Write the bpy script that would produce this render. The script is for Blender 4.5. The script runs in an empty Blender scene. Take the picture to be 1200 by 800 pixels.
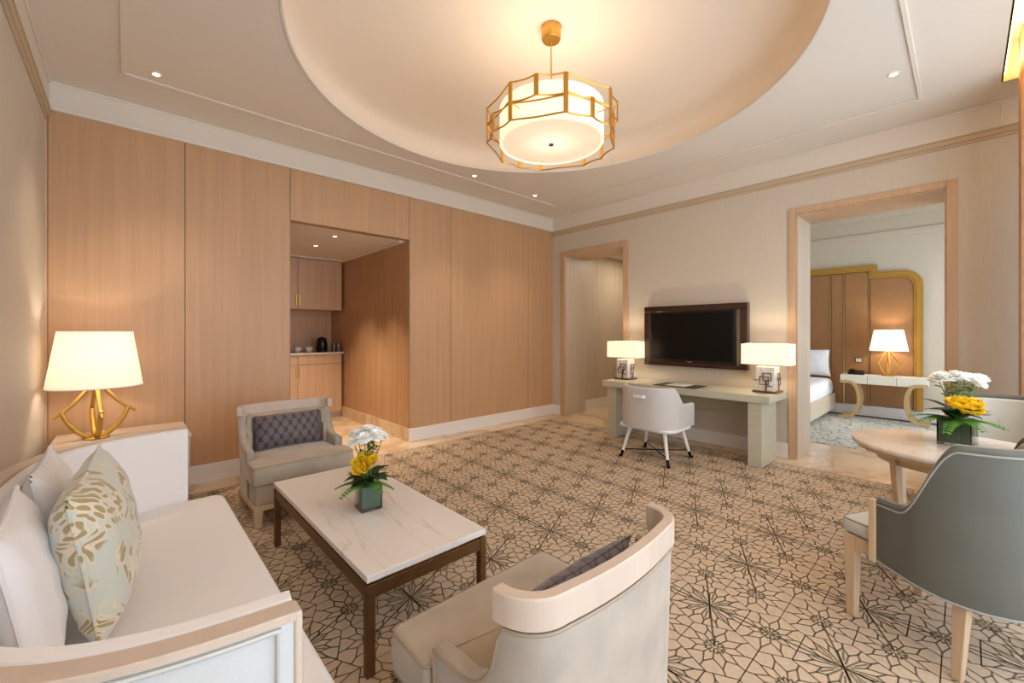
import bpy, bmesh, math, random
from mathutils import Vector, Matrix
PI = math.pi
R = math.radians
scene = bpy.context.scene
COL = scene.collection
random.seed(7)

# ------------------------------------------------------------------ materials
MATS = {}
def s2l(c):
    return tuple((v/255/12.92) if v/255 <= .04045 else ((v/255+.055)/1.055)**2.4 for v in c) + (1,)

def new_mat(name):
    m = bpy.data.materials.new(name); m.use_nodes = True
    nt = m.node_tree; b = nt.nodes['Principled BSDF']
    MATS[name] = m
    return m, nt, b

def N(nt, t, **kw):
    n = nt.nodes.new(t)
    for k, v in kw.items():
        if k in n.inputs: n.inputs[k].default_value = v
        else: setattr(n, k, v)
    return n

def coords(nt, scale=(1,1,1), rot=(0,0,0), kind='Object'):
    tc = N(nt, 'ShaderNodeTexCoord'); mp = N(nt, 'ShaderNodeMapping')
    mp.inputs['Scale'].default_value = scale; mp.inputs['Rotation'].default_value = rot
    nt.links.new(tc.outputs[kind], mp.inputs['Vector'])
    return mp.outputs['Vector']

def ramp(nt, fac, stops):
    r = N(nt, 'ShaderNodeValToRGB'); cr = r.color_ramp
    while len(cr.elements) < len(stops): cr.elements.new(.5)
    for e, (p, c) in zip(cr.elements, stops): e.position = p; e.color = c
    nt.links.new(fac, r.inputs['Fac'])
    return r.outputs['Color']

def plain(name, c, rough=.5, metal=0, sheen=0, spec=.5, noise=.0, nscale=30, bump=0, bscale=200, coat=0):
    m, nt, b = new_mat(name)
    col = s2l(c)
    b.inputs['Base Color'].default_value = col
    b.inputs['Roughness'].default_value = rough
    b.inputs['Metallic'].default_value = metal
    b.inputs['Specular IOR Level'].default_value = spec
    b.inputs['Sheen Weight'].default_value = sheen
    b.inputs['Coat Weight'].default_value = coat
    if sheen: b.inputs['Sheen Roughness'].default_value = .4
    if noise:
        n = N(nt, 'ShaderNodeTexNoise', Scale=nscale, Detail=4.0)
        nt.links.new(coords(nt), n.inputs['Vector'])
        lo = tuple(v*(1-noise) for v in col[:3])+(1,); hi = tuple(min(1, v*(1+noise)) for v in col[:3])+(1,)
        nt.links.new(ramp(nt, n.outputs['Fac'], [(.3, lo), (.7, hi)]), b.inputs['Base Color'])
    if bump:
        n2 = N(nt, 'ShaderNodeTexNoise', Scale=bscale, Detail=3.0)
        nt.links.new(coords(nt), n2.inputs['Vector'])
        bp = N(nt, 'ShaderNodeBump', Strength=bump, Distance=.002)
        nt.links.new(n2.outputs['Fac'], bp.inputs['Height'])
        nt.links.new(bp.outputs['Normal'], b.inputs['Normal'])
    return m

def wood(name, c, scale=(45,45,1.6), contrast=.10, rough=.42):
    m, nt, b = new_mat(name)
    col = s2l(c)
    n = N(nt, 'ShaderNodeTexNoise', Scale=1.0, Detail=6.0, Roughness=.6)
    nt.links.new(coords(nt, scale), n.inputs['Vector'])
    n2 = N(nt, 'ShaderNodeTexNoise', Scale=.35, Detail=3.0)
    nt.links.new(coords(nt, scale), n2.inputs['Vector'])
    mx = N(nt, 'ShaderNodeMath', operation='ADD'); nt.links.new(n.outputs['Fac'], mx.inputs[0]); nt.links.new(n2.outputs['Fac'], mx.inputs[1])
    hf = N(nt, 'ShaderNodeMath', operation='MULTIPLY'); hf.inputs[1].default_value = .5; nt.links.new(mx.outputs[0], hf.inputs[0])
    lo = tuple(v*(1-contrast) for v in col[:3])+(1,); hi = tuple(min(1, v*(1+contrast)) for v in col[:3])+(1,)
    nt.links.new(ramp(nt, hf.outputs[0], [(.35, lo), (.65, hi)]), b.inputs['Base Color'])
    b.inputs['Roughness'].default_value = rough
    return m

def marble(name, base, vein, scale=1.2, rough=.15, stretch=(1,1,1), thin=.04, rot=(0,0,0), amt=1):
    m, nt, b = new_mat(name)
    v = coords(nt, stretch, rot)
    w = N(nt, 'ShaderNodeTexNoise', Scale=scale, Detail=8.0, Roughness=.55, Distortion=.6)
    nt.links.new(v, w.inputs['Vector'])
    s = N(nt, 'ShaderNodeMath', operation='SUBTRACT'); s.inputs[1].default_value = .5; nt.links.new(w.outputs['Fac'], s.inputs[0])
    a = N(nt, 'ShaderNodeMath', operation='ABSOLUTE'); nt.links.new(s.outputs[0], a.inputs[0])
    bl = s2l(base); vl = s2l(vein); mid = tuple(bl[i]*.8+vl[i]*.2 for i in range(3))+(1,)
    nt.links.new(ramp(nt, a.outputs[0], [(0, vl if amt == 1 else tuple(bl[i]*(1-amt)+vl[i]*amt for i in range(3))+(1,)), (thin*.35, mid), (thin, bl)]), b.inputs['Base Color'])
    b.inputs['Roughness'].default_value = rough
    return m

def emit(name, c, strength, base=None):
    m, nt, b = new_mat(name)
    b.inputs['Base Color'].default_value = s2l(base or c)
    b.inputs['Emission Color'].default_value = s2l(c)
    b.inputs['Emission Strength'].default_value = strength
    b.inputs['Roughness'].default_value = .8
    return m

def glass(name, tint=(255,255,255), rough=.0):
    m, nt, b = new_mat(name)
    b.inputs['Base Color'].default_value = s2l(tint)
    b.inputs['Transmission Weight'].default_value = 1
    b.inputs['Roughness'].default_value = rough
    b.inputs['IOR'].default_value = 1.45
    return m

plain('ceiling_paint', (224,217,206), .8)
plain('crown_paint', (226,218,206), .6)
plain('strip_paint', (196,176,148), .6)
plain('dome_paint', (232,220,204), .75)
plain('base_paint', (232,228,224), .45)
def wallpaper(name, c):
    m, nt, b = new_mat(name)
    col = s2l(c)
    n = N(nt, 'ShaderNodeTexNoise', Scale=1.0, Detail=3.0)
    nt.links.new(coords(nt, (60,60,6)), n.inputs['Vector'])
    lo = tuple(v*.98 for v in col[:3])+(1,); hi = tuple(min(1, v*1.02) for v in col[:3])+(1,)
    nt.links.new(ramp(nt, n.outputs['Fac'], [(.35, lo), (.65, hi)]), b.inputs['Base Color'])
    b.inputs['Roughness'].default_value = .6
wallpaper('wallpaper', (205,195,180))
wallpaper('bedroom_paper', (200,190,172))
wood('oak_wall', (193,154,117), (60,60,1.2), contrast=.08)
wood('oak_dark', (182,143,106), contrast=.14, rough=.3)
wood('oak_trim', (196,165,133), contrast=.10)
wood('oak_jamb', (196,180,160), contrast=.08)
wood('oak_cabinet', (204,168,134), contrast=.09)
wood('chair_wood', (205,178,146), (30,30,4), contrast=.1, rough=.4)
wood('cream_wood', (200,181,164), (30,30,4), contrast=.05, rough=.38)
wood('desk_wood', (192,188,168), (8,2,60), contrast=.06, rough=.3)
wood('walnut', (92,60,36), (20,3,20), contrast=.2, rough=.3)
plain('bronze', (112,80,50), .32, .55, noise=.12)
plain('gold', (216,170,84), .32, .9)
plain('gold_paint', (200,158,78), .4, .75)
plain('brass_light', (214,184,128), .3, 1)
marble('floor_stone', (220,198,170), (198,168,134), .9, .2, thin=.12)
marble('white_marble', (232,226,220), (200,180,156), .9, .18, (2.6,.5,1), thin=.012, rot=(0,0,.5), amt=.5)
marble('cream_marble', (220,209,196), (200,180,160), 2, .08, thin=.06, amt=.6)
marble('lamp_marble', (238,232,224), (214,200,184), 6, .25, thin=.05)
plain('sofa_fabric', (234,229,227), .85, sheen=.25, bump=.25, bscale=500)
plain('sofa_outer', (200,201,200), .8, sheen=.2, bump=.3, bscale=300)
plain('pillow_white', (233,229,230), .8, sheen=.2, bump=.2, bscale=400)
plain('velvet_taupe', (172,158,140), .7, sheen=.5, noise=.10, nscale=7)
plain('velvet_pale', (170,158,144), .7, sheen=.5, noise=.14, nscale=7)
plain('velvet_grey', (93,92,82), .75, sheen=.4, noise=.06, nscale=6)
plain('leather_grey', (188,184,172), .5, noise=.05, nscale=8)
plain('seat_grey', (198,198,192), .6, noise=.06, nscale=12)
plain('office_fabric', (200,197,194), .65, sheen=.2)
plain('white_lacquer', (238,236,232), .3)
plain('black_metal', (26,24,22), .35, .6)
plain('black_plastic', (14,14,15), .35)
plain('tv_screen', (5,6,8), .3, spec=.25)
plain('tv_wood', (52,26,18), .22, coat=.4)
plain('leather_brown', (58,30,20), .4)
plain('paper', (236,232,226), .7)
plain('console_white', (232,228,214), .3)
plain('console_wood', (196,168,120), .35, .2)
plain('headboard_leather', (152,110,70), .5, noise=.05, nscale=10)
plain('linen', (240,242,248), .85, bump=.3, bscale=60)
plain('bed_base', (206,190,168), .6)
plain('curtain_fabric', (178,138,106), .8, sheen=.2, noise=.1, nscale=20)
plain('window_frame', (216,208,196), .4)
plain('seam_dark', (120,84,56), .7)
plain('pipe_grey', (150,148,140), .6)
plain('pipe_taupe', (160,142,120), .6)
plain('white_petal', (253,251,244), .6)
plain('yellow_petal', (255,216,50), .5, noise=.08, nscale=40)
plain('pipe_light', (196,194,188), .6)
plain('leaf_lining', (62,98,58), .4, noise=.2, nscale=40)
plain('leaf_dark', (30,66,26), .38, noise=.3, nscale=30)
plain('leaf_fern', (84,138,44), .5, noise=.2, nscale=60)
plain('stem_green', (96,128,62), .5)
plain('ceramic', (236,230,222), .25)
plain('diffuser', (250,245,236), .5)
def thin_glass():
    m, nt, b = new_mat('clear_glass')
    out = nt.nodes['Material Output']; nt.nodes.remove(b)
    t = N(nt, 'ShaderNodeBsdfTransparent'); t.inputs['Color'].default_value = (.93, .97, .95, 1)
    g = N(nt, 'ShaderNodeBsdfGlossy'); g.inputs['Roughness'].default_value = .03
    fr = N(nt, 'ShaderNodeFresnel', IOR=1.45); mx = N(nt, 'ShaderNodeMixShader')
    nt.links.new(fr.outputs[0], mx.inputs[0]); nt.links.new(t.outputs[0], mx.inputs[1]); nt.links.new(g.outputs[0], mx.inputs[2]); nt.links.new(mx.outputs[0], out.inputs[0])
thin_glass()
plain('downlight_rim', (232,224,210), .4)
emit('downlight_lens', (255,236,205), 14)
emit('cove_led', (255,206,150), 1.3)
emit('slot_led', (255,196,96), 9)

def window_glass():
    m, nt, b = new_mat('window_glass')
    out = nt.nodes['Material Output']; nt.nodes.remove(b)
    t = N(nt, 'ShaderNodeBsdfTransparent'); g = N(nt, 'ShaderNodeBsdfGlossy'); g.inputs['Roughness'].default_value = .02
    mx = N(nt, 'ShaderNodeMixShader'); mx.inputs[0].default_value = .06
    nt.links.new(t.outputs[0], mx.inputs[1]); nt.links.new(g.outputs[0], mx.inputs[2]); nt.links.new(mx.outputs[0], out.inputs[0])
window_glass()

def shade_mat(name, c, strength, tl=.35):
    """lamp shade cloth: glows because the bulb is inside it, and lets some light through"""
    m, nt, b = new_mat(name)
    out = nt.nodes['Material Output']
    b.inputs['Base Color'].default_value = s2l((246,236,220)); b.inputs['Roughness'].default_value = .9
    b.inputs['Emission Color'].default_value = s2l(c); b.inputs['Emission Strength'].default_value = strength
    t = N(nt, 'ShaderNodeBsdfTranslucent'); t.inputs['Color'].default_value = s2l((250,236,214))
    mx = N(nt, 'ShaderNodeMixShader'); mx.inputs[0].default_value = tl
    nt.links.new(b.outputs[0], mx.inputs[1]); nt.links.new(t.outputs[0], mx.inputs[2]); nt.links.new(mx.outputs[0], out.inputs[0])
shade_mat('shade_warm', (255,250,242), .36)
shade_mat('shade_desk', (255,241,214), .48)
shade_mat('shade_bed', (255,248,236), .7)
shade_mat('drum_cloth', (255,240,216), .5)
shade_mat('drum_glass', (255,218,180), .20, .12)
shade_mat('drum_rim', (255,240,214), .5)

def damask():
    m, nt, b = new_mat('damask')
    v = coords(nt, (1, .25, 1))
    n = N(nt, 'ShaderNodeTexNoise', Scale=5.0, Detail=1.5, Distortion=.8); nt.links.new(v, n.inputs['Vector'])
    sc = N(nt, 'ShaderNodeVectorMath', operation='SCALE'); sc.inputs['Scale'].default_value = .30
    mv = N(nt, 'ShaderNodeVectorMath', operation='ADD')
    nt.links.new(n.outputs['Color'], sc.inputs[0]); nt.links.new(v, mv.inputs[0]); nt.links.new(sc.outputs[0], mv.inputs[1])
    mp = N(nt, 'ShaderNodeMapping'); mp.inputs['Scale'].default_value = (52, 10, 17); mp.inputs['Rotation'].default_value = (0, .5, 0)
    nt.links.new(mv.outputs[0], mp.inputs['Vector'])
    w = N(nt, 'ShaderNodeTexVoronoi', Scale=1.0); nt.links.new(mp.outputs[0], w.inputs['Vector'])
    n2 = N(nt, 'ShaderNodeTexNoise', Scale=8.0, Detail=1.0); nt.links.new(v, n2.inputs['Vector'])
    aqua, tan, cream = s2l((204,208,196)), s2l((168,152,108)), s2l((226,212,188))
    leafy = ramp(nt, w.outputs['Distance'], [(.0, tan), (.40, tan), (.46, cream), (.56, cream), (.62, aqua)])
    mask = ramp(nt, n2.outputs['Fac'], [(.40, (0,0,0,1)), (.44, (1,1,1,1))])
    mx = N(nt, 'ShaderNodeMix', data_type='RGBA'); nt.links.new(mask, mx.inputs['Factor'])
    mx.inputs[6].default_value = aqua; nt.links.new(leafy, mx.inputs[7])
    nt.links.new(mx.outputs[2], b.inputs['Base Color'])
    b.inputs['Roughness'].default_value = .36; b.inputs['Sheen Weight'].default_value = .3
damask()

def honeycomb_cloth():
    m, nt, b = new_mat('oval_cloth')
    tc = N(nt, 'ShaderNodeTexCoord')
    mp1 = N(nt, 'ShaderNodeMapping'); mp1.inputs['Scale'].default_value = (14, 1, 9.5)
    nt.links.new(tc.outputs['Object'], mp1.inputs['Vector'])
    sx = N(nt, 'ShaderNodeSeparateXYZ'); nt.links.new(mp1.outputs[0], sx.inputs[0])
    def mth(op, a, bb=None):
        k = N(nt, 'ShaderNodeMath', operation=op)
        for i, q in enumerate((a, bb)):
            if q is None: continue
            if isinstance(q, (int, float)): k.inputs[i].default_value = q
            else: nt.links.new(q, k.inputs[i])
        return k.outputs[0]
    x, z = sx.outputs['X'], sx.outputs['Z']
    def cell(ox):
        a = mth('SUBTRACT', mth('FRACT', mth('ADD', x, 40+ox)), .5); c = mth('SUBTRACT', mth('FRACT', mth('ADD', z, 40+ox)), .5)
        return mth('SQRT', mth('ADD', mth('MULTIPLY', a, a), mth('MULTIPLY', c, c)))
    d = mth('MINIMUM', cell(0), cell(.5))
    col = ramp(nt, d, [(0, s2l((104,92,94))), (.30, s2l((98,86,90))), (.36, s2l((58,48,54))), (1, s2l((52,44,50)))])
    nt.links.new(col, b.inputs['Base Color'])
    b.inputs['Roughness'].default_value = .6; b.inputs['Sheen Weight'].default_value = .3
honeycomb_cloth()

plain('carpet_base', (200,177,151), .95, noise=.05, nscale=40, bump=.3, bscale=700)
plain('carpet_line', (122,109,86), .95, noise=.1, nscale=300)
def bedroom_carpet():
    m, nt, b = new_mat('bedroom_carpet')
    w = N(nt, 'ShaderNodeTexVoronoi', Scale=9.0); w.feature = 'DISTANCE_TO_EDGE'
    nt.links.new(coords(nt), w.inputs['Vector'])
    nt.links.new(ramp(nt, w.outputs['Distance'], [(.03, s2l((150,150,138))), (.10, s2l((206,206,196)))]), b.inputs['Base Color'])
    b.inputs['Roughness'].default_value = .95
bedroom_carpet()
M = MATS

# ------------------------------------------------------------------ mesh helpers
class MB:
    def __init__(s): s.v = []; s.f = []; s.mi = []; s.sm = []
    def add(s, verts, faces, mi=0, smooth=False, mat=None):
        o = len(s.v)
        s.v += [tuple((mat @ Vector(p)) if mat is not None else p) for p in verts]
        for f in faces:
            s.f.append(tuple(i+o for i in f)); s.mi.append(mi); s.sm.append(smooth)
        return s
    def box(s, x0, y0, z0, x1, y1, z1, mi=0, mat=None):
        v = [(x0,y0,z0),(x1,y0,z0),(x1,y1,z0),(x0,y1,z0),(x0,y0,z1),(x1,y0,z1),(x1,y1,z1),(x0,y1,z1)]
        return s.add(v, [(0,3,2,1),(4,5,6,7),(0,1,5,4),(1,2,6,5),(2,3,7,6),(3,0,4,7)], mi, False, mat)
    def quad(s, a, b, c, d, mi=0): return s.add([a,b,c,d], [(0,1,2,3)], mi)
    def prism(s, poly, z0, z1, mi=0, smooth=False, mat=None):
        n = len(poly)
        v = [(p[0],p[1],z0) for p in poly]+[(p[0],p[1],z1) for p in poly]
        s.add(v, [tuple(range(n-1,-1,-1)), tuple(range(n,2*n))], mi, False, mat)
        o = len(s.v)-2*n
        for i in range(n):
            j = (i+1) % n
            s.f.append((o+i,o+j,o+n+j,o+n+i)); s.mi.append(mi); s.sm.append(smooth)
        return s
    def lathe(s, prof, n=32, mi=0, smooth=True, c=(0,0), cap=True, a0=0):
        """prof: list of (r,z)"""
        v = []; f = []
        for r, z in prof:
            for k in range(n):
                a = a0+2*PI*k/n
                v.append((c[0]+r*math.cos(a), c[1]+r*math.sin(a), z))
        for i in range(len(prof)-1):
            for k in range(n):
                l = (k+1) % n
                f.append((i*n+k, i*n+l, (i+1)*n+l, (i+1)*n+k))
        s.add(v, f, mi, smooth)
        if cap:
            o = len(s.v)-len(v)
            if prof[0][0] > 1e-5: s.f.append(tuple(o+k for k in range(n-1,-1,-1))); s.mi.append(mi); s.sm.append(False)
            if prof[-1][0] > 1e-5: s.f.append(tuple(o+(len(prof)-1)*n+k for k in range(n))); s.mi.append(mi); s.sm.append(False)
        return s
    def sweep(s, pts, prof, closed=False, mi=0, smooth=True, up=(0,0,1), caps=True):
        """sweep a 2-D profile [(a,b)] along pts; a along side vector, b along up-ish vector. prof may be a function(i) -> profile"""
        pts = [Vector(p) for p in pts]; n = len(pts); U = Vector(up); rings = []
        for i, p in enumerate(pts):
            if closed: t = (pts[(i+1) % n]-pts[i-1])
            else: t = pts[min(i+1, n-1)]-pts[max(i-1, 0)]
            t.normalize()
            u = U if abs(t.dot(U)) < .98 else Vector((1,0,0))
            side = t.cross(u).normalized(); upv = side.cross(t).normalized()
            pr = prof(i) if callable(prof) else prof
            rings.append([tuple(p+side*a+upv*b) for a, b in pr])
        m = len(rings[0]); v = [q for r in rings for q in r]; f = []
        L = n if closed else n-1
        for i in range(L):
            j = (i+1) % n
            for k in range(m):
                l = (k+1) % m
                f.append((i*m+k, i*m+l, j*m+l, j*m+k))
        s.add(v, f, mi, smooth)
        if caps and not closed:
            o = len(s.v)-len(v)
            s.f.append(tuple(o+k for k in range(m-1,-1,-1))); s.mi.append(mi); s.sm.append(False)
            s.f.append(tuple(o+(n-1)*m+k for k in range(m))); s.mi.append(mi); s.sm.append(False)
        return s
    def tube(s, pts, r, n=8, closed=False, mi=0):
        rr = (lambda i: r[i]) if isinstance(r, (list, tuple)) else (lambda i: r)
        return s.sweep(pts, lambda i: [(rr(i)*math.cos(2*PI*k/n), rr(i)*math.sin(2*PI*k/n)) for k in range(n)], closed, mi)
    def strip(s, path, t, zf0, zf1, mi=0, smooth=True, ch=.012):
        """vertical shell following a plan path (outer line); thickness t to the LEFT side of the travel; zf0/zf1 bottom and top per point"""
        n = len(path); P = [Vector((p[0], p[1])) for p in path]; v = []
        for i, p in enumerate(P):
            d = (P[min(i+1, n-1)]-P[max(i-1, 0)]).normalized(); nr = Vector((-d.y, d.x))
            q = p+nr*t; b = zf0(i, p) if callable(zf0) else zf0; h = zf1(i, p) if callable(zf1) else zf1
            r_ = min(t*.35, ch)
            a = p+nr*r_; c = q-nr*r_
            v += [(p.x,p.y,b),(p.x,p.y,h-r_),(a.x,a.y,h),(c.x,c.y,h),(q.x,q.y,h-r_),(q.x,q.y,b)]
        f = []
        for i in range(n-1):
            for k in range(6):
                l = (k+1) % 6
                f.append((i*6+k, (i+1)*6+k, (i+1)*6+l, i*6+l))
        f.append(tuple(range(6))); f.append(tuple((n-1)*6+k for k in range(5,-1,-1)))
        return s.add(v, f, mi, smooth)
    def build(s, name, mats, parent=None, bevel=0, seg=3, loc=None, autosmooth=True, mtx=None):
        me = bpy.data.meshes.new(name); me.from_pydata(s.v, [], s.f)
        if not isinstance(mats, (list, tuple)): mats = [mats]
        for m in mats: me.materials.append(MATS[m] if isinstance(m, str) else m)
        me.polygons.foreach_set('material_index', s.mi); me.polygons.foreach_set('use_smooth', s.sm)
        me.update()
        bm = bmesh.new(); bm.from_mesh(me)
        bmesh.ops.recalc_face_normals(bm, faces=bm.faces)
        for e in bm.edges:
            if len(e.link_faces) == 2 and e.calc_face_angle(0) > R(38): e.smooth = False
        bm.to_mesh(me); bm.free()
        o = bpy.data.objects.new(name, me); COL.objects.link(o)
        if parent: o.parent = parent
        if loc: o.location = loc
        if mtx is not None: o.matrix_local = mtx
        if bevel:
            b = o.modifiers.new('soft_edge', 'BEVEL'); b.width = bevel; b.segments = seg; b.limit_method = 'ANGLE'; b.angle_limit = R(40)
            b.harden_normals = True
            for p in me.polygons: p.use_smooth = True
        return o

def inset_poly(poly, d):
    n = len(poly); out = []
    area = sum(poly[i][0]*poly[(i+1) % n][1]-poly[(i+1) % n][0]*poly[i][1] for i in range(n))
    sg = 1 if area > 0 else -1
    for i in range(n):
        a = Vector(poly[i-1]); b = Vector(poly[i]); c = Vector(poly[(i+1) % n])
        e1 = (b-a).normalized(); e2 = (c-b).normalized()
        n1 = Vector((-e1.y, e1.x))*sg; n2 = Vector((-e2.y, e2.x))*sg
        m = (n1+n2); L = m.length
        if L < 1e-6: out.append(tuple(b+n1*d)); continue
        m /= L; out.append(tuple(b+m*(d/max(.35, m.dot(n1)))))
    return out

def round_poly(poly, r, seg=5):
    n = len(poly); out = []
    for i in range(n):
        a = Vector(poly[i-1]); b = Vector(poly[i]); c = Vector(poly[(i+1) % n])
        rr = r[i] if isinstance(r, (list, tuple)) else r
        rr = min(rr, (a-b).length*.48, (c-b).length*.48)
        if rr < 1e-4: out.append(tuple(b)); continue
        p0 = b+(a-b).normalized()*rr; p1 = b+(c-b).normalized()*rr
        for k in range(seg+1):
            t = k/seg; out.append(tuple(p0*(1-t)**2+b*2*t*(1-t)+p1*t*t))
    return out

def cushion_mb(outline, z0, z1, r=.03, crown=.02, side_bulge=.006, rings=5):
    """upholstered slab following a plan outline: rounded edges, crowned top"""
    mb = MB(); loops = []
    for k in range(rings+1):      # bottom edge
        a = PI/2*k/rings; loops.append((inset_poly(outline, r*(1-math.sin(a))), z0+r*(1-math.cos(a))))
    loops.append((inset_poly(outline, -side_bulge), (z0+z1)/2))
    for k in range(rings+1):
        a = PI/2*k/rings; loops.append((inset_poly(outline, r*(1-math.cos(a))), z1-r*(1-math.sin(a))))
    base = inset_poly(outline, r); gx = (min(p[0] for p in base)+max(p[0] for p in base))/2; gy = (min(p[1] for p in base)+max(p[1] for p in base))/2
    for k in (1, 2, 3, 4, 5):
        q = 1-.19*k; loops.append(([(gx+(p[0]-gx)*q, gy+(p[1]-gy)*q) for p in base], z1+crown*(1-q*q)))
    n = len(outline); v = [(p[0], p[1], z) for L, z in loops for p in L]; f = []
    for i in range(len(loops)-1):
        for k in range(n):
            l = (k+1) % n; f.append((i*n+k, i*n+l, (i+1)*n+l, (i+1)*n+k))
    f.append(tuple(range(n-1,-1,-1))); f.append(tuple((len(loops)-1)*n+k for k in range(n)))
    mb.add(v, f, 0, True)
    return mb

def pillow_mb(w, h, t, n=22, pinch=.06, wrinkle=.0, seed=1):
    """throw pillow in its own plane: width along X, height along Z, thickness along Y"""
    rnd = random.Random(seed); ph = [rnd.uniform(0, 6) for _ in range(6)]
    mb = MB(); v = []
    def pt(i, j, sgn):
        u = -1+2*i/n; q = -1+2*j/n
        e = max(0, (1-u**4))*max(0, (1-q**4))
        th = t/2*e**.55*(.82+.18*math.cos(u*1.3)*math.cos(q*1.3))
        th += wrinkle*e**.5*(math.sin(9*u+5*q+ph[0])*math.sin(7*q-3*u+ph[1]))
        x = w/2*u*(1-pinch*(1-q*q)); z = h/2*q*(1-pinch*(1-u*u))
        return (x, sgn*max(th, .002), z)
    for sgn in (1, -1):
        for j in range(n+1):
            for i in range(n+1): v.append(pt(i, j, sgn))
    f = []; m = n+1; o = m*m
    for j in range(n):
        for i in range(n):
            a, b, c, d = j*m+i, j*m+i+1, (j+1)*m+i+1, (j+1)*m+i
            f.append((a,b,c,d)); f.append((o+d,o+c,o+b,o+a))
    rim = [i for i in range(m)]+[j*m+n for j in range(1, m)]+[n*m+i for i in range(n-1,-1,-1)]+[j*m for j in range(n-1, 0, -1)]
    for k in range(len(rim)):
        a, b = rim[k], rim[(k+1) % len(rim)]; f.append((b, a, o+a, o+b))
    mb.add(v, f, 0, True)
    edge = [((v[r][0]), 0, v[r][2]) for r in rim]
    return mb, edge

def thing(name, label, cat, loc=(0,0,0), rz=0, group=None):
    o = bpy.data.objects.new(name, None); COL.objects.link(o); o.empty_display_size = .1
    o.location = loc; o.rotation_euler = (0,0,rz); o['label'] = label; o['category'] = cat
    if group: o['group'] = group
    return o
def tag(o, label, cat, group=None):
    o['label'] = label; o['category'] = cat
    if group: o['group'] = group
    return o
def struct(o): o['kind'] = 'structure'; return o
def copy_tree(o, parent=None):
    c = o.copy(); COL.objects.link(c)
    if parent: c.parent = parent
    for ch in list(o.children): copy_tree(ch, c)
    return c
def light(name, kind, loc, energy, color, size=None, rot=None, size_y=None, spot=None, blend=.5, spread=None):
    l = bpy.data.lights.new(name, kind); l.energy = energy; l.color = color
    if kind == 'AREA':
        l.size = size
        if size_y: l.shape = 'RECTANGLE'; l.size_y = size_y
        if spread: l.spread = spread
    elif size is not None: l.shadow_soft_size = size
    if spot: l.spot_size = spot; l.spot_blend = blend
    o = bpy.data.objects.new(name, l); COL.objects.link(o); o.location = loc
    if rot: o.rotation_euler = rot
    return o

# ------------------------------------------------------------------ setting
XD, YW, XL, YF = 5.42, 4.834, -.461, -.66       # desk wall, oak wall, left wall, window wall
ZC, CB, BB = 3.352, 3.13, .165                   # ceiling, crown bottom, baseboard top
GY0, GX0 = -.20, 5.02                            # curtain slot in the ceiling

fl = MB(); fl.box(XL-.2, YF-.2, -.1, XD, YW, 0); fl.box(XD, -.8, -.1, 9.35, 4.9, 0); fl.box(.5, YW, -.1, 2.9, 7.8, 0); fl.box(9.0, -.8, -.1, 9.35, 4.9, 0)
struct(fl.build('floor', 'floor_stone'))

# oak wall (back), split in veneer panels with thin shadow joints; opening of the pantry niche at x 1.273..2.673
NX0, NX1, NZ = 1.273, 2.673, 2.592
wb = MB(); wb.box(XL-.2, YW+.012, 0, NX0, YW+.12, ZC); wb.box(NX1, YW+.012, 0, XD+.1, YW+.12, ZC); wb.box(NX0, YW+.012, NZ, NX1, YW+.12, ZC)
wall_back = struct(wb.build('wall_back', 'seam_dark'))
def panel(x0, x1, z0, z1):
    g = .003
    p = MB(); p.box(x0+g, YW, z0, x1-g, YW+.012, z1); p.build('oak_panel', 'oak_wall', wall_back)
panel(XL+.012, .396, .16, CB+.01); panel(.396, NX0, .16, CB+.01); panel(NX0, NX1, NZ, CB+.01)
panel(NX1, 3.303, .16, CB+.01); panel(3.303, 4.821, .16, CB+.01); panel(4.821, XD, .16, CB+.01)
b = MB(); b.box(XL, YW-.02, 0, NX0, YW+.02, BB); b.box(NX1, YW-.02, 0, XD, YW+.02, BB); b.box(NX1-.018, YW-.02, 0, NX1, YW+.0, BB)
struct(b.build('baseboard_back', 'base_paint', bevel=.004))

# niche shell
NY1 = 7.62
w = MB(); w.box(NX1-.003, YW+.004, 0, NX1, YW+.12, NZ); w.box(NX0, YW+.004, NZ-.003, NX1-.003, YW+.12, NZ); w.box(NX0, YW+.004, 0, NX0+.003, YW+.12, NZ-.003); struct(w.build('trim_4', 'oak_dark'))
w = MB(); w.box(NX1, YW+.115, 0, NX1+.1, NY1+.1, NZ+.3); struct(w.build('wall_niche_right', 'oak_dark'))
w = MB(); w.box(.55, YW+.115, 0, .65, NY1+.1, NZ+.3); struct(w.build('wall_niche_left', 'oak_dark'))
w = MB(); w.box(.55, NY1, 0, NX1+.1, NY1+.1, NZ+.3); struct(w.build('wall_niche_back', 'oak_cabinet'))
w = MB(); w.box(.55, YW+.115, NZ, NX1+.1, NY1+.1, NZ+.1)
w.box(.65, 7.0, NZ-.02, NX1, NY1, NZ); w.box(2.60, YW+.13, NZ-.02, NX1, 7.0, NZ)
struct(w.build('ceiling_niche', 'ceiling_paint'))
w = MB(); w.box(NX1-.02, YW, 0, NX1, 7.12, BB); struct(w.build('baseboard_niche', 'floor_stone'))

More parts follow.
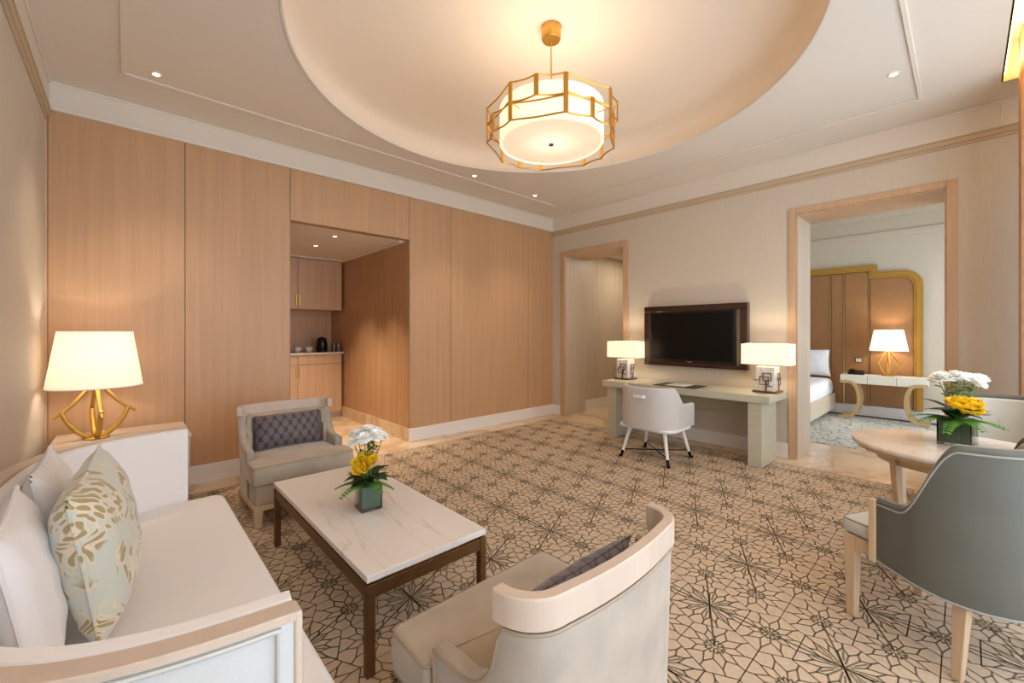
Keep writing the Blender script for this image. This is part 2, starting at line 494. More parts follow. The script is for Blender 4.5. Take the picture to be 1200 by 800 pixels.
# desk wall with the two doorways
D1 = (3.431, 4.560, 2.68); D2 = (.115, 1.260, 2.70); WT = .55
wr = MB()
for y0, y1, z0 in ((YF, D2[0]-.0, 0), (D2[1], D1[0], 0), (D1[1], YW+.1, 0), (D2[0], D2[1], D2[2]), (D1[0], D1[1], D1[2])):
    wr.box(XD, y0, z0, XD+WT, y1, ZC)
struct(wr.build('wall_right', 'wallpaper'))
b = MB(); b.box(XD-.02, D1[1]+.095, 0, XD, YW-.02, BB); b.box(XD-.02, D2[1]+.075, 0, XD, D1[0]-.095, BB); b.box(XD-.02, YF, 0, XD, D2[0]-.075, BB)
struct(b.build('baseboard_right', 'base_paint', bevel=.004))
def doorway(name, D, cw, ch, xin):
    y0, y1, z = D; t = .035
    root = MB()
    root.box(XD-.018, y0-cw, 0, XD+.01, y0, z+ch); root.box(XD-.018, y1, 0, XD+.01, y1+cw, z+ch); root.box(XD-.018, y0, z, XD+.01, y1, z+ch)
    root.box(XD-.006, y0, 0, XD+.02, y0+.012, z); root.box(XD-.006, y1-.012, 0, XD+.02, y1, z); root.box(XD-.006, y0, z-.012, XD+.02, y1, z)
    o = struct(root.build(name, 'oak_trim', bevel=.003))
    j = MB(); j.box(XD+.02, y0, 0, xin, y0+.012, z); j.box(XD+.02, y1-.012, 0, xin, y1, z); j.build('jamb', 'oak_jamb', o)
    j = MB(); j.box(XD+.02, y0+.012, z-.012, xin, y1-.012, z); j.build('jamb_head', 'oak_trim', o)
    return o
doorway('door_1', D1, .09, .085, XD+WT); doorway('door_2', D2, .07, .065, XD+WT)

# left wall and window wall
w = MB(); w.box(XL-.1, YF, 0, XL, YW+.12, ZC+.1); struct(w.build('wall_left', 'wallpaper'))
w = MB(); w.box(XL, YW-.02, 0, XL+.012, YW, CB); struct(w.build('trim_1', 'oak_trim'))
b = MB(); b.box(XL, YF, 0, XL+.02, YW-.02, BB); struct(b.build('baseboard_left', 'base_paint'))
WIN = [(-.30, 1.28), (1.42, 3.0), (3.14, 4.72)]; WZ0, WZ1 = .12, 3.02
w = MB(); xs = [XL]+[q for a in WIN for q in a]+[XD+WT]
for i in range(0, len(xs), 2): w.box(xs[i], YF-.15, 0, xs[i+1], YF, 3.7)
for a, c in WIN: w.box(a, YF-.15, 0, c, YF, WZ0); w.box(a, YF-.15, WZ1, c, YF, 3.7)
struct(w.build('wall_front', 'wallpaper'))
def window(k, a, c, z0, z1, y):
    f = MB(); t = .05
    f.box(a, y-.10, z0, a+t, y-.04, z1); f.box(c-t, y-.10, z0, c, y-.04, z1); f.box(a+t, y-.10, z0, c-t, y-.04, z0+t); f.box(a+t, y-.10, z1-t, c-t, y-.04, z1)
    m = (a+c)/2; f.box(m-.025, y-.10, z0+t, m+.025, y-.04, z1-t)
    f.box(a+t, y-.10, z1-.75, m-.025, y-.04, z1-.70); f.box(m+.025, y-.10, z1-.75, c-t, y-.04, z1-.70)
    o = struct(f.build('window_%d' % k, 'window_frame'))
    g = MB(); g.box(a+t, y-.073, z0+t, c-t, y-.067, z1-t); g.build('glass_pane', 'window_glass', o)
for k, (a, c) in enumerate(WIN): window(k+1, a, c, WZ0, WZ1, YF)

# ceiling with round dome
DC, DR = (2.42, 2.24), 1.82
def rect_pt(a, x0, y0, x1, y1, c):
    dx, dy = math.cos(a), math.sin(a); t = 1e9
    if dx > 1e-9: t = min(t, (x1-c[0])/dx)
    if dx < -1e-9: t = min(t, (x0-c[0])/dx)
    if dy > 1e-9: t = min(t, (y1-c[1])/dy)
    if dy < -1e-9: t = min(t, (y0-c[1])/dy)
    return (c[0]+dx*t, c[1]+dy*t)
rx = (XL-.05, GY0, XD+.05, YW+.1)
angs = sorted([2*PI*k/144 for k in range(144)]+[math.atan2(y-DC[1], x-DC[0]) % (2*PI) for x in (rx[0], rx[2]) for y in (rx[1], rx[3])])
ce = MB(); n = len(angs); v = []
for a in angs:
    q = rect_pt(a, *rx, DC)
    v += [(DC[0]+DR*math.cos(a), DC[1]+DR*math.sin(a), ZC), (q[0], q[1], ZC)]
ce.add(v, [(2*i, 2*((i+1) % n), 2*((i+1) % n)+1, 2*i+1) for i in range(n)])
ce.box(GX0, YF-.1, ZC, XD+.05, GY0, ZC+.04)
ceil = struct(ce.build('ceiling', 'ceiling_paint'))
sl = MB(); sl.box(XL-.05, GY0-.0, ZC, GX0, GY0+.01, ZC+.30); sl.box(GX0, YF-.1, ZC+.04, GX0+.01, GY0, ZC+.30); sl.box(XL-.05, YF-.1, ZC+.30, GX0+.01, GY0+.01, ZC+.32)
struct(sl.build('ceiling_curtain_slot', 'ceiling_paint'))
dm = MB()
prof = [(DR, ZC), (DR, ZC+.03), (DR+.006, ZC+.03), (DR+.006, ZC+.006), (DR+.07, ZC+.006), (DR+.07, ZC+.06), (DR+.066, ZC+.14), (DR+.05, ZC+.195), (DR+.01, ZC+.240), (1.76, ZC+.268), (1.62, ZC+.305), (1.45, ZC+.338), (1.15, ZC+.382), (.8, ZC+.418), (.4, ZC+.440), (.0001, ZC+.447)]
dm.lathe(prof, 144, c=DC, cap=False)
struct(dm.build('ceiling_dome', 'dome_paint'))
led = MB(); led.tube([(DC[0]+(DR+.036)*math.cos(2*PI*k/96), DC[1]+(DR+.036)*math.sin(2*PI*k/96), ZC+.014) for k in range(96)], .007, 6, True)
tag(led.build('cove_light', 'cove_led'), 'warm light strip hidden behind the round ceiling rim', 'light strip')
lp = MB(); lp.lathe([(DR+.004, ZC-.006), (DR-.010, ZC-.004), (DR-.010, ZC+.030), (DR+.005, ZC+.032)], 144, c=DC, cap=False); struct(lp.build('trim_3', 'crown_paint'))

# crown bands, strips and the raised rectangle on the ceiling
cr = MB(); cr.box(XL, YW-.022, CB, XD, YW, ZC); cr.box(XL, YW-.034, CB, XD, YW-.022, CB+.03); cr.box(XL, YW-.034, ZC-.02, XD, YW-.022, ZC); struct(cr.build('trim_crown_back', 'crown_paint', bevel=.004))
cr = MB(); cr.box(XD-.022, GY0, CB, XD, YW-.02, ZC); cr.box(XD-.022, YF, CB, XD, GY0, ZC); cr.box(XD-.032, YF, ZC-.02, XD-.022, YW-.034, ZC); struct(cr.build('trim_crown_right', 'crown_paint', bevel=.004))
cr = MB(); cr.box(XD-.034, YF, CB-.012, XD, YW-.02, CB); cr.box(XD-.026, YF, CB-.055, XD, YW-.02, CB-.012); cr.box(XD-.014, YF, CB-.08, XD, YW-.02, CB-.055); struct(cr.build('trim_strip_right', 'strip_paint', bevel=.003))
cr = MB(); cr.box(XL, GY0, CB, XL+.022, YW-.03, ZC); cr.box(XL+.022, GY0, ZC-.02, XL+.034, YW-.034, ZC); struct(cr.build('trim_crown_left', 'crown_paint', bevel=.004))
cr = MB(); cr.box(XL, GY0, CB-.012, XL+.034, YW-.02, CB); cr.box(XL, GY0, CB-.055, XL+.026, YW-.02, CB-.012); cr.box(XL, GY0, CB-.08, XL+.014, YW-.02, CB-.055); struct(cr.build('trim_strip_left', 'strip_paint', bevel=.003))
gx0, gy0, gx1, gy1 = -.03, .235, 4.87, 4.30; t = .03
g = MB(); g.box(gx0, gy0, ZC-.014, gx1, gy0+t, ZC); g.box(gx0, gy1-t, ZC-.014, gx1, gy1, ZC); g.box(gx0, gy0+t, ZC-.014, gx0+t, gy1-t, ZC); g.box(gx1-t, gy0+t, ZC-.014, gx1, gy1-t, ZC)
struct(g.build('trim_2', 'crown_paint', bevel=.005))

# corridor beyond doorway 1, bedroom beyond doorway 2
XB = 9.15
w = MB(); w.box(XD+WT, 4.70, 0, 8.6, 4.80, 2.95); struct(w.build('wall_corridor_left', 'wallpaper'))
w = MB(); w.box(8.5, 3.1, 0, 8.6, 4.7, 2.95); struct(w.build('wall_corridor_end', 'oak_jamb'))
w = MB(); w.box(XD+WT, 3.0, 0, 8.6, 3.1, 2.95); struct(w.build('wall_corridor_right', 'wallpaper'))
w = MB(); w.box(XD+WT, 2.9, 2.85, 8.6, 4.8, 2.95); struct(w.build('ceiling_corridor', 'ceiling_paint'))
b = MB(); b.box(XD+WT, 4.682, 0, 8.5, 4.70, BB); struct(b.build('baseboard_corridor', 'base_paint'))
w = MB(); w.box(6.05, 4.693, BB, 6.48, 4.70, 2.85); w.box(6.488, 4.693, BB, 7.4, 4.70, 2.85); struct(w.build('wall_corridor_panelling', 'oak_jamb'))
w = MB(); w.box(XB, -.85, 0, XB+.1, 3.0, 3.5); struct(w.build('wall_bedroom_far', 'bedroom_paper'))
w = MB(); w.box(XD+WT, 2.9, 0, XB, 3.0, 3.5); struct(w.build('wall_bedroom_left', 'bedroom_paper'))
w = MB(); w.box(XD+WT, -.85, 3.42, XB+.1, 3.0, 3.5); struct(w.build('ceiling_bedroom', 'ceiling_paint'))
w = MB(); w.box(XB-.04, -.8, 3.28, XB, 2.9, 3.42); w.box(XB-.02, -.8, 2.95, XB, 2.9, 3.02); w.box(XB-.03, -.8, 3.02, XB, 2.9, 3.05); struct(w.build('trim_crown_bedroom', 'bedroom_paper', bevel=.004))
b = MB(); b.box(XB-.02, -.8, 0, XB, 2.9, BB+.01); struct(b.build('baseboard_bedroom', 'base_paint'))
w = MB(); w.box(XD+WT, -.85, 0, 6.4, -.7, 3.5); w.box(8.7, -.85, 0, XB, -.7, 3.5); w.box(6.4, -.85, 0, 8.7, -.7, .15); w.box(6.4, -.85, 2.9, 8.7, -.7, 3.5); struct(w.build('wall_bedroom_front', 'bedroom_paper'))
window(4, 6.4, 8.7, .15, 2.9, -.7)
w = MB(); w.box(6.45, -.2, 0, XB-.25, 2.6, .008); tag(w.build('bedroom_rug', 'bedroom_carpet'), 'pale blue-grey patterned rug seen through the bedroom doorway', 'rug')

# ------------------------------------------------------------------ carpet
CX0, CY0, CX1, CY1 = -.30, -.35, 5.13, 4.50
def carpet():
    px, py = .5452, .5452; ox, oy = 2.19, .34
    stars = []
    for i in range(-7, 8):
        for j in range(-4, 10):
            stars.append((ox+i*px, oy+j*py, 16, 1.12)); stars.append((ox+i*px, oy+(j+.5)*py, 10, .9))
            stars.append((ox+(i+.5)*px, oy+(j+.25)*py, 10, .95)); stars.append((ox+(i+.5)*px, oy+(j+.75)*py, 10, .95))
    segs = []
    cell = [(0,0,16,1.0), (0,.5,10,.72), (.5,.24,10,.82), (.5,.76,10,.82)]
    allc = [((i+a)*px, (j+b_)*py, wt) for i in range(-2, 3) for j in range(-2, 3) for a, b_, n_, wt in cell]
    tmpl = []
    for a, b_, n_, wt in cell:
        c = Vector((a*px, b_*py))
        def T(th):
            d = Vector((math.cos(th), math.sin(th))); best = 1
            for x, y, w2 in allc:
                q = Vector((x, y))-c; L = q.length
                if L < 1e-4: continue
                s = q.normalized().dot(d)
                if s > .15: best = min(best, (L*wt/(wt+w2))/s)
            return best
        P = lambda th, r: c+Vector((math.cos(th), math.sin(th)))*r
        st = 2*PI/n_; off = PI/2
        big = n_ == 16
        wln = .0046 if big else .0040
        # closed territory of this star: half-plane clipping against its neighbours
        poly = [c+Vector((x, y))*.6 for x, y in ((-1,-1),(1,-1),(1,1),(-1,1))]
        for x, y, w2 in allc:
            q = Vector((x, y))-c; Lq = q.length
            if Lq < 1e-4 or Lq > .9: continue
            nrm = q/Lq; dist = Lq*wt/(wt+w2); out_ = []
            for i in range(len(poly)):
                p0, p1 = poly[i], poly[(i+1) % len(poly)]; a0 = (p0-c).dot(nrm)-dist; a1 = (p1-c).dot(nrm)-dist
                if a0 <= 0: out_.append(p0)
                if (a0 < 0) != (a1 < 0) and abs(a0-a1) > 1e-9: out_.append(p0+(p1-p0)*(a0/(a0-a1)))
            poly = out_
        for i in range(len(poly)): tmpl.append((poly[i], poly[(i+1) % len(poly)], wln*.45))
        for k in range(n_):
            th = off+k*st; t0 = T(th); t1 = T(th+st/2); tm = T(th-st/2)
            a_ = .52 if big else .48
            if big and k % 2: a_ = .62
            tmpl.append((P(th, (.010 if k % 2 else .030) if big else .012), P(th, a_*t0), wln*.9))
            tmpl.append((P(th, a_*t0), P(th+st/2, .78*t1), wln*.9)); tmpl.append((P(th, a_*t0), P(th-st/2, .78*tm), wln*.9))
            tmpl.append((P(th+st/2, .78*t1), P(th+st/2, 1.0*t1), wln*.9))
            if not big:
                tmpl.append((P(th, .030), P(th+st/2, .044), .0034)); tmpl.append((P(th+st/2, .044), P(th+st, .030), .0034))
            else: tmpl.append((P(th-st/2, .30*tm), P(th-st/2, .66*tm), wln*.8)) if k % 2 else None
    # the long straight lines through the stars
    tmpl.append((Vector((0,0)), Vector((0,py)), .0052))
    tmpl.append((Vector((.5*px,.24*py)), Vector((0,0)), .0045)); tmpl.append((Vector((.5*px,.76*py)), Vector((px,py)), .0045))
    v = []; f = []; zt = .0088
    def clip(p, q):
        t0, t1 = 0, 1; d = q-p
        for pp, qq in ((-d.x, p.x-CX0-.02), (d.x, CX1-.02-p.x), (-d.y, p.y-CY0-.02), (d.y, CY1-.02-p.y)):
            if abs(pp) < 1e-9:
                if qq < 0: return None
            else:
                r = qq/pp
                if pp < 0: t0 = max(t0, r)
                else: t1 = min(t1, r)
        return (p+d*t0, p+d*t1) if t0 < t1-.02 else None
    for i in range(-6, 7):
        for j in range(-3, 10):
            o = Vector((ox+i*px, oy+j*py))
            for p, q, wd in tmpl:
                r = clip(p+o, q+o)
                if not r: continue
                p2, q2 = r; d = (q2-p2)
                if d.length < .004: continue
                d.normalize(); nn = Vector((-d.y, d.x))*wd; e = d*wd*.5; k = len(v)
                for s in (p2-e+nn, p2-e-nn, q2+e-nn, q2+e+nn): v.append((s.x, s.y, zt))
                f.append((k, k+1, k+2, k+3))
    mb = MB(); mb.box(CX0, CY0, 0, CX1, CY1, .008, 0)
    for a in ((CX0, CY0, CX1, CY0+.012), (CX0, CY1-.012, CX1, CY1), (CX0, CY0+.012, CX0+.012, CY1-.012), (CX1-.012, CY0+.012, CX1, CY1-.012)):
        mb.add([(a[0],a[1],zt),(a[2],a[1],zt),(a[2],a[3],zt),(a[0],a[3],zt)], [(0,1,2,3)], 1)
    mb.add(v, f, 1)
    o = mb.build('carpet', ['carpet_base', 'carpet_line'])
    return tag(o, 'beige carpet with olive starburst line pattern filling the room', 'carpet')
carpet()
FZ = .0095

# ------------------------------------------------------------------ pantry furniture
def pantry():
    y0, y1 = 7.05, 7.61
    t = thing('base_cabinet', 'light oak base cabinet under the pantry counter', 'cabinet', (1.66, 7.33, 0))
    def L(mb, name, mat, par, bev=.002): return mb.build(name, mat, par, bevel=bev)
    ox, oy = -1.66, -7.33
    m = MB(); m.box(.67+ox, y0+.02+oy, .1, 2.645+ox, y1+oy, 1.05); L(m, 'body', 'oak_cabinet', t, 0)
    m = MB(); m.box(.67+ox, y0+.05+oy, 0, 2.645+ox, y0+.09+oy, .1); L(m, 'plinth', 'oak_jamb', t, 0)
    for a, c in ((1.965, 2.645), (1.285, 1.965), (.67, 1.285)):
        m = MB(); m.box(a+.003+ox, y0+oy, .895, c-.003+ox, y0+.02+oy, 1.045); L(m, 'drawer', 'oak_cabinet', t)
        m = MB(); m.box(a+.003+ox, y0+oy, .1, c-.003+ox, y0+.02+oy, .888); d = L(m, 'door', 'oak_cabinet', t)
        hx = a+.02 if a > 1.9 else c-.02
        m = MB(); m.box(hx-.006+ox, y0-.02+oy, .70, hx+.006+ox, y0+oy, .86); L(m, 'handle', 'gold', d)
    c = MB(); c.box(.66, y0-.03, 1.05, 2.668, y1, 1.078); tag(c.build('counter_top', 'cream_marble', bevel=.004), 'thin pale stone counter top in the pantry niche', 'counter top')
    t = thing('wall_cabinet', 'light oak wall cabinet above the pantry counter', 'cabinet', (1.66, 7.33, 1.77))
    zc = -1.77
    m = MB(); m.box(.67+ox, y0+.02+oy, 0, 2.645+ox, y1+oy, .795); L(m, 'body', 'oak_cabinet', t, 0)
    for a, c in ((1.965, 2.645), (1.285, 1.965), (.67, 1.285)):
        m = MB(); m.box(a+.003+ox, y0+oy, 0, c-.003+ox, y0+.02+oy, .795); d = L(m, 'door', 'oak_cabinet', t)
        hx = a+.02 if a > 1.9 else c-.02
        m = MB(); m.box(hx-.008+ox, y0-.022+oy, .06, hx+.008+ox, y0+oy, .22); L(m, 'handle', 'gold', d, .003)
    zt = 1.078
    # kettle
    kx = lambda px, y: y*(.678+.735*(px-600)/490)/(.735-.678*(px-600)/490)
    Y = 7.25
    k = thing('kettle', 'black electric kettle on the pantry counter', 'kettle', (kx(377.5, Y), Y, zt))
    m = MB(); m.lathe([(.082,0),(.085,.01),(.085,.03),(.08,.035)], 28); m.build('base', 'black_plastic', k)
    m = MB(); m.lathe([(.078,.036),(.085,.05),(.083,.14),(.072,.215),(.066,.225)], 28); m.build('body', 'black_plastic', k)
    m = MB(); m.lathe([(.066,.226),(.05,.238),(.015,.242),(.012,.255),(.0001,.257)], 28); m.build('lid', 'black_plastic', k)
    m = MB(); m.tube([(0,.07,.21),(0,.11,.215),(0,.125,.18),(0,.12,.10),(0,.085,.06)], .010, 8); m.build('handle', 'black_plastic', k)
    m = MB(); m.tube([(0,-.06,.17),(0,-.088,.195),(0,-.10,.215)], [.02,.014,.009], 8); m.build('spout', 'black_plastic', k)
    first = None
    for px, lab in ((349, 'white tea cup on saucer at the left end of the pantry counter'), (362, 'white tea cup on saucer beside the black kettle')):
        if first is None:
            c = thing('tea_cup', lab, 'cup', (kx(px, Y), Y, zt), group='tea cups on the pantry counter')
            m = MB(); m.lathe([(.03,0),(.035,.006),(.056,.012),(.058,.015),(.034,.012),(.0001,.010)], 28); m.build('saucer', 'ceramic', c)
            m = MB(); m.lathe([(.026,.013),(.044,.03),(.052,.085),(.049,.085),(.040,.035),(.0001,.022)], 28); m.build('bowl', 'ceramic', c)
            m = MB(); m.tube([(.048,0,.07),(.07,0,.068),(.072,0,.045),(.044,0,.035)], .005, 8); m.build('handle', 'ceramic', c); first = c
        else:
            c = copy_tree(first); c.location = (kx(px, Y), Y, zt); c['label'] = lab
    first = None
    for px, lab in ((391.2, 'tall clear glass upside down nearest the kettle'), (396.6, 'tall clear glass upside down against the pantry side wall')):
        if first is None:
            m = MB(); m.lathe([(.030,.0),(.027,.135),(.0001,.14),],24); m.lathe([(.032,.148),(.032,.165),(.0001,.166)],24)
            m = MB(); m.lathe([(.031,0),(.026,.15),(.0001,.152)], 24, cap=False); m.lathe([(.028,0),(.024,.138),(.0001,.14)], 24, cap=False)
            first = tag(m.build('drinking_glass', 'clear_glass'), lab, 'glass', 'glasses on the pantry counter'); c = first
        else:
            c = first.copy(); COL.objects.link(c); c['label'] = lab
        c.location = (kx(px, 7.25), 7.25, zt)
pantry()

# ------------------------------------------------------------------ downlights
def downlight(x, y, z, lab, first=[None], watts=35, rot=(0,0,0)):
    if first[0] is None:
        t = thing('downlight', lab, 'ceiling light', (x, y, z), group='recessed downlights')
        m = MB(); m.lathe([(.022,-.001),(.024,-.006),(.034,-.006),(.037,0),(.022,0)], 28, cap=False); m.build('rim', 'downlight_rim', t)
        m = MB(); m.lathe([(.0001,-.002),(.022,-.002)], 28, cap=False); m.build('lens', 'downlight_lens', t)
        first[0] = t
    else:
        t = copy_tree(first[0]); t.location = (x, y, z); t['label'] = lab
    light('downlight_beam', 'SPOT', (x, y, z-.02), watts, (1, .80, .58), .03, rot, spot=R(80), blend=.7)
    return t
downlight(.167, 4.144, ZC, 'downlight nearest the left wall on the ceiling border')
downlight(3.188, 4.144, ZC, 'downlight midway along the oak wall, beside the round rim')
downlight(4.278, 4.153, ZC, 'downlight nearest the corner of oak wall and desk wall')
downlight(4.260, .367, ZC, 'downlight above the round dining table side of the room')
downlight(1.911, 6.042, NZ, 'downlight deeper inside the pantry niche ceiling', watts=120)
downlight(1.901, 5.295, NZ, 'downlight nearer the opening in the pantry niche ceiling', watts=120)

# ------------------------------------------------------------------ chandelier
def chandelier():
    t = thing('chandelier', 'round drum chandelier with an angular gold wire cage', 'chandelier', (2.455, 2.206, 2.87))
    z0, zm, z1 = 0, .125, .26; Rr = .505
    m = MB(); m.lathe([(.0001,.945),(.074,.945),(.076,.94),(.076,.835),(.068,.822),(.0001,.822)][::-1], 32); m.build('ceiling_canopy', 'gold', t)
    m = MB(); m.tube([(0,0,.825),(0,0,.40)], .006, 8); m.tube([(0.012*math.cos(a), 0, .40+.018*math.sin(a)) for a in [2*PI*k/12 for k in range(12)]], .004, 6, True); m.tube([(0,0,.385),(0,0,.27)], .006, 8); m.build('rod', 'gold', t)
    m = MB(); m.lathe([(.404,.02),(.404,.275),(.400,.275),(.400,.02)], 64, cap=False); m.build('drum_shade', 'drum_cloth', t)
    m = MB(); m.lathe([(.406,.030),(.406,.010),(.392,.006),(.388,.012),(.388,.03)], 64, cap=False); m.build('rim', 'drum_rim', t)
    m = MB(); m.lathe([(.0001,.012),(.386,.014)], 64, cap=False); m.build('diffuser', 'drum_glass', t)
    m = MB(); m.lathe([(.0001,-.004),(.018,-.002),(.02,.008),(.0001,.011)], 20); m.build('finial', 'bronze', t)
    A = [R(8)+k*PI/4 for k in range(8)]
    def arc(a, b, z, out):
        dA = (b-a); k = 8
        return [((Rr-.048*math.sin(PI*i/k)*(dA/.785))*math.cos(a+dA*i/k), (Rr-.048*math.sin(PI*i/k)*(dA/.785))*math.sin(a+dA*i/k), z) for i in range(k+1)]
    cage = MB()
    def bar(a, zz0, zz1):
        mt = Matrix.Translation((Rr*math.cos(a), Rr*math.sin(a), 0)) @ Matrix.Rotation(a, 4, 'Z')
        b_ = MB(); b_.box(-.005, -.016, zz0-.005, .005, .016, zz1+.005, mat=mt); b_.build('cage_bar', 'gold', t)
    for i, a in enumerate(A):
        b_ = a+PI/4; bar(a, z0, z1)
        mid = a+PI/8
        if i % 2 == 0:       # upper tier split
            bar(mid, zm, z1)
            for p, q in ((a, mid), (mid, b_)):
                cage.tube(arc(p, q, z1, 1), .0062, 6); cage.tube(arc(p, q, zm, 1), .0062, 6)
            cage.tube(arc(a, b_, z0, 1), .0062, 6); cage.tube(arc(a, b_, zm-.012, 1), .0062, 6)
        else:
            bar(mid, z0, zm)
            for p, q in ((a, mid), (mid, b_)):
                cage.tube(arc(p, q, z0, 1), .0062, 6); cage.tube(arc(p, q, zm, 1), .0062, 6)
            cage.tube(arc(a, b_, z1, 1), .0062, 6); cage.tube(arc(a, b_, zm+.012, 1), .0062, 6)
    for k in range(4):
        a = A[2*k]; cage.tube([(.40*math.cos(a), .40*math.sin(a), zm), (Rr*math.cos(a), Rr*math.sin(a), zm)], .004, 6)
    cage.build('cage_wire', 'gold', t)
    light('chandelier_bulb', 'POINT', (2.455, 2.206, 3.05), 10.5, (1, .86, .70), .10)
chandelier()

# ------------------------------------------------------------------ television
def television():
    x0 = 5.335
    t = thing('television', 'black flat television in a dark brown glossy wall frame', 'television', (XD, 2.40, .93))
    y0, y1, z0, z1 = 1.725-2.40, 3.05-2.40, .955-.93, 1.755-.93; fx0, fx1 = x0-XD, 0; b_ = .075
    m = MB(); m.box(fx0, y0, z0, fx1, y1, z0+b_*.7); m.box(fx0, y0, z1-b_, fx1, y1, z1); m.box(fx0, y0, z0+b_*.7, fx1, y0+b_*1.1, z1-b_); m.box(fx0, y1-b_*1.1, z0+b_*.7, fx1, y1, z1-b_); m.build('frame', 'tv_wood', t, bevel=.006)
    m = MB(); m.box(-.012, y0+b_, z0+b_*.6, 0, y1-b_, z1-b_); m.build('backing_panel', 'wallpaper', t)
    rot = Matrix.Rotation(R(1.5), 4, 'Y')
    m = MB(); sy0, sy1, sz0, sz1 = y0+.135, y1-.078, z0+.050, z1-.072
    m.box(-.075, sy0, sz0, -.03, sy1, sz1); body = m.build('screen_body', 'black_plastic', t, bevel=.004)
    m = MB(); m.box(-.0765, sy0+.03, sz0+.04, -.075, sy1-.03, sz1-.03); m.build('screen', 'tv_screen', body)
    m = MB(); m.box(-.0775, (sy0+sy1)/2-.03, sz0+.012, -.075, (sy0+sy1)/2+.03, sz0+.02); m.build('badge', 'brass_light', body)
television()

# ------------------------------------------------------------------ desk and what stands on it
def desk():
    t = thing('writing_desk', 'long pale green-grey writing desk with slab legs under the television', 'desk', (5.06, 2.34, FZ))
    def Lb(mb, n, bev=.003): return mb.build(n, 'desk_wood', t, bevel=bev)
    m = MB(); m.box(-.31, -1.005, .665, .31, 1.005, .742); Lb(m, 'desk_top', .004)
    m = MB(); m.box(-.27, .81, 0, .30, .945, .665); Lb(m, 'leg')
    m = MB(); m.box(-.29, -.93, 0, .20, -.80, .665); Lb(m, 'leg')
    
    m = MB(); m.box(.24, -.80, .45, .26, .81, .665); Lb(m, 'modesty_panel')
desk()
def blotter():
    t = thing('desk_blotter', 'dark brown leather desk blotter with a sheet of paper', 'blotter', (4.96, 2.36, .7525))
    m = MB(); m.box(-.17, -.26, 0, .17, .26, .006); m.build('leather_pad', 'leather_brown', t, bevel=.002)
    m = MB(); m.box(-.12, -.11, .006, .15, .13, .009); m.build('paper_sheet', 'paper', t)
blotter()
def desk_lamp(loc, lab):
    t = thing('desk_lamp', lab, 'lamp', loc, group='rectangular desk lamps')
    m = MB(); m.box(-.115, -.12, 0, .115, .12, .018); m.build('base_plate', 'bronze', t, bevel=.002)
    m = MB(); m.box(-.085, -.09, .018, .085, .09, .275); m.build('marble_block', 'lamp_marble', t, bevel=.003)
    def frame(mb, face, u0, v0, u1, v1, w_=.008, off=0):
        def bx(a, b_, c, d):
            if face == 'x': mb.box(-.105-off, a, b_, -.097-off, c, d)
            else: mb.box(a, -.110-off, b_, c, -.102-off, d)
        bx(u0, v0, u0+w_, v1); bx(u1-w_, v0, u1, v1); bx(u0+w_, v0, u1-w_, v0+w_); bx(u0+w_, v1-w_, u1-w_, v1)
    m = MB(); frame(m, 'x', -.065, .13, .02, .215); frame(m, 'x', -.04, .085, .05, .175, off=.009); m.box(-.113, .05, .13, -.105, .11, .138); m.box(-.105, -.02, .018, -.097, -.006, .13)
    m.box(-.113, -.075, .07, -.105, -.02, .078); m.build('square_ornament', 'bronze', t)
    m = MB(); frame(m, 'y', -.03, .14, .04, .215); frame(m, 'y', -.05, .08, .02, .165, off=.009); m.box(.0, -.110, .018, .012, -.102, .09); m.build('square_ornament', 'bronze', t)
    m = MB(); m.tube([(0,0,.275),(0,0,.35)], .012, 10); m.box(-.008, -.05, .295, .008, .05, .305); m.build('stem', 'gold', t)
    m = MB(); x, y, z0, z1, k = .10, .235, .298, .525, .004
    m.box(-x, -y, z0, x, -y+k, z1); m.box(-x, y-k, z0, x, y, z1); m.box(-x, -y+k, z0, -x+k, y-k, z1); m.box(x-k, -y+k, z0, x, y-k, z1)
    sh = m.build('lamp_shade', 'shade_desk', t)
    m = MB()
    for zz in (z0, z1-.006): m.box(-x-.002, -y-.002, zz, x+.002, -y, zz+.006); m.box(-x-.002, y, zz, x+.002, y+.002, zz+.006); m.box(-x-.002, -y, zz, -x, y, zz+.006); m.box(x, -y, zz, x+.002, y, zz+.006)
    m.build('shade_trim', 'paper', sh)
    return t
DLH = 10
dl = desk_lamp((5.14, 1.46, .753), 'rectangular shaded lamp on the desk end nearest the bedroom doorway')
d2 = copy_tree(dl); d2.location = (5.14, 3.225, .753); d2['label'] = 'rectangular shaded lamp on the desk end nearest the corridor doorway'
for y in (1.46, 3.225): 
    for q in (-.11, .11): light('desk_lamp_bulb', 'POINT', (5.14, y+q, 1.17), 4.6, (1, .82, .60), .03)

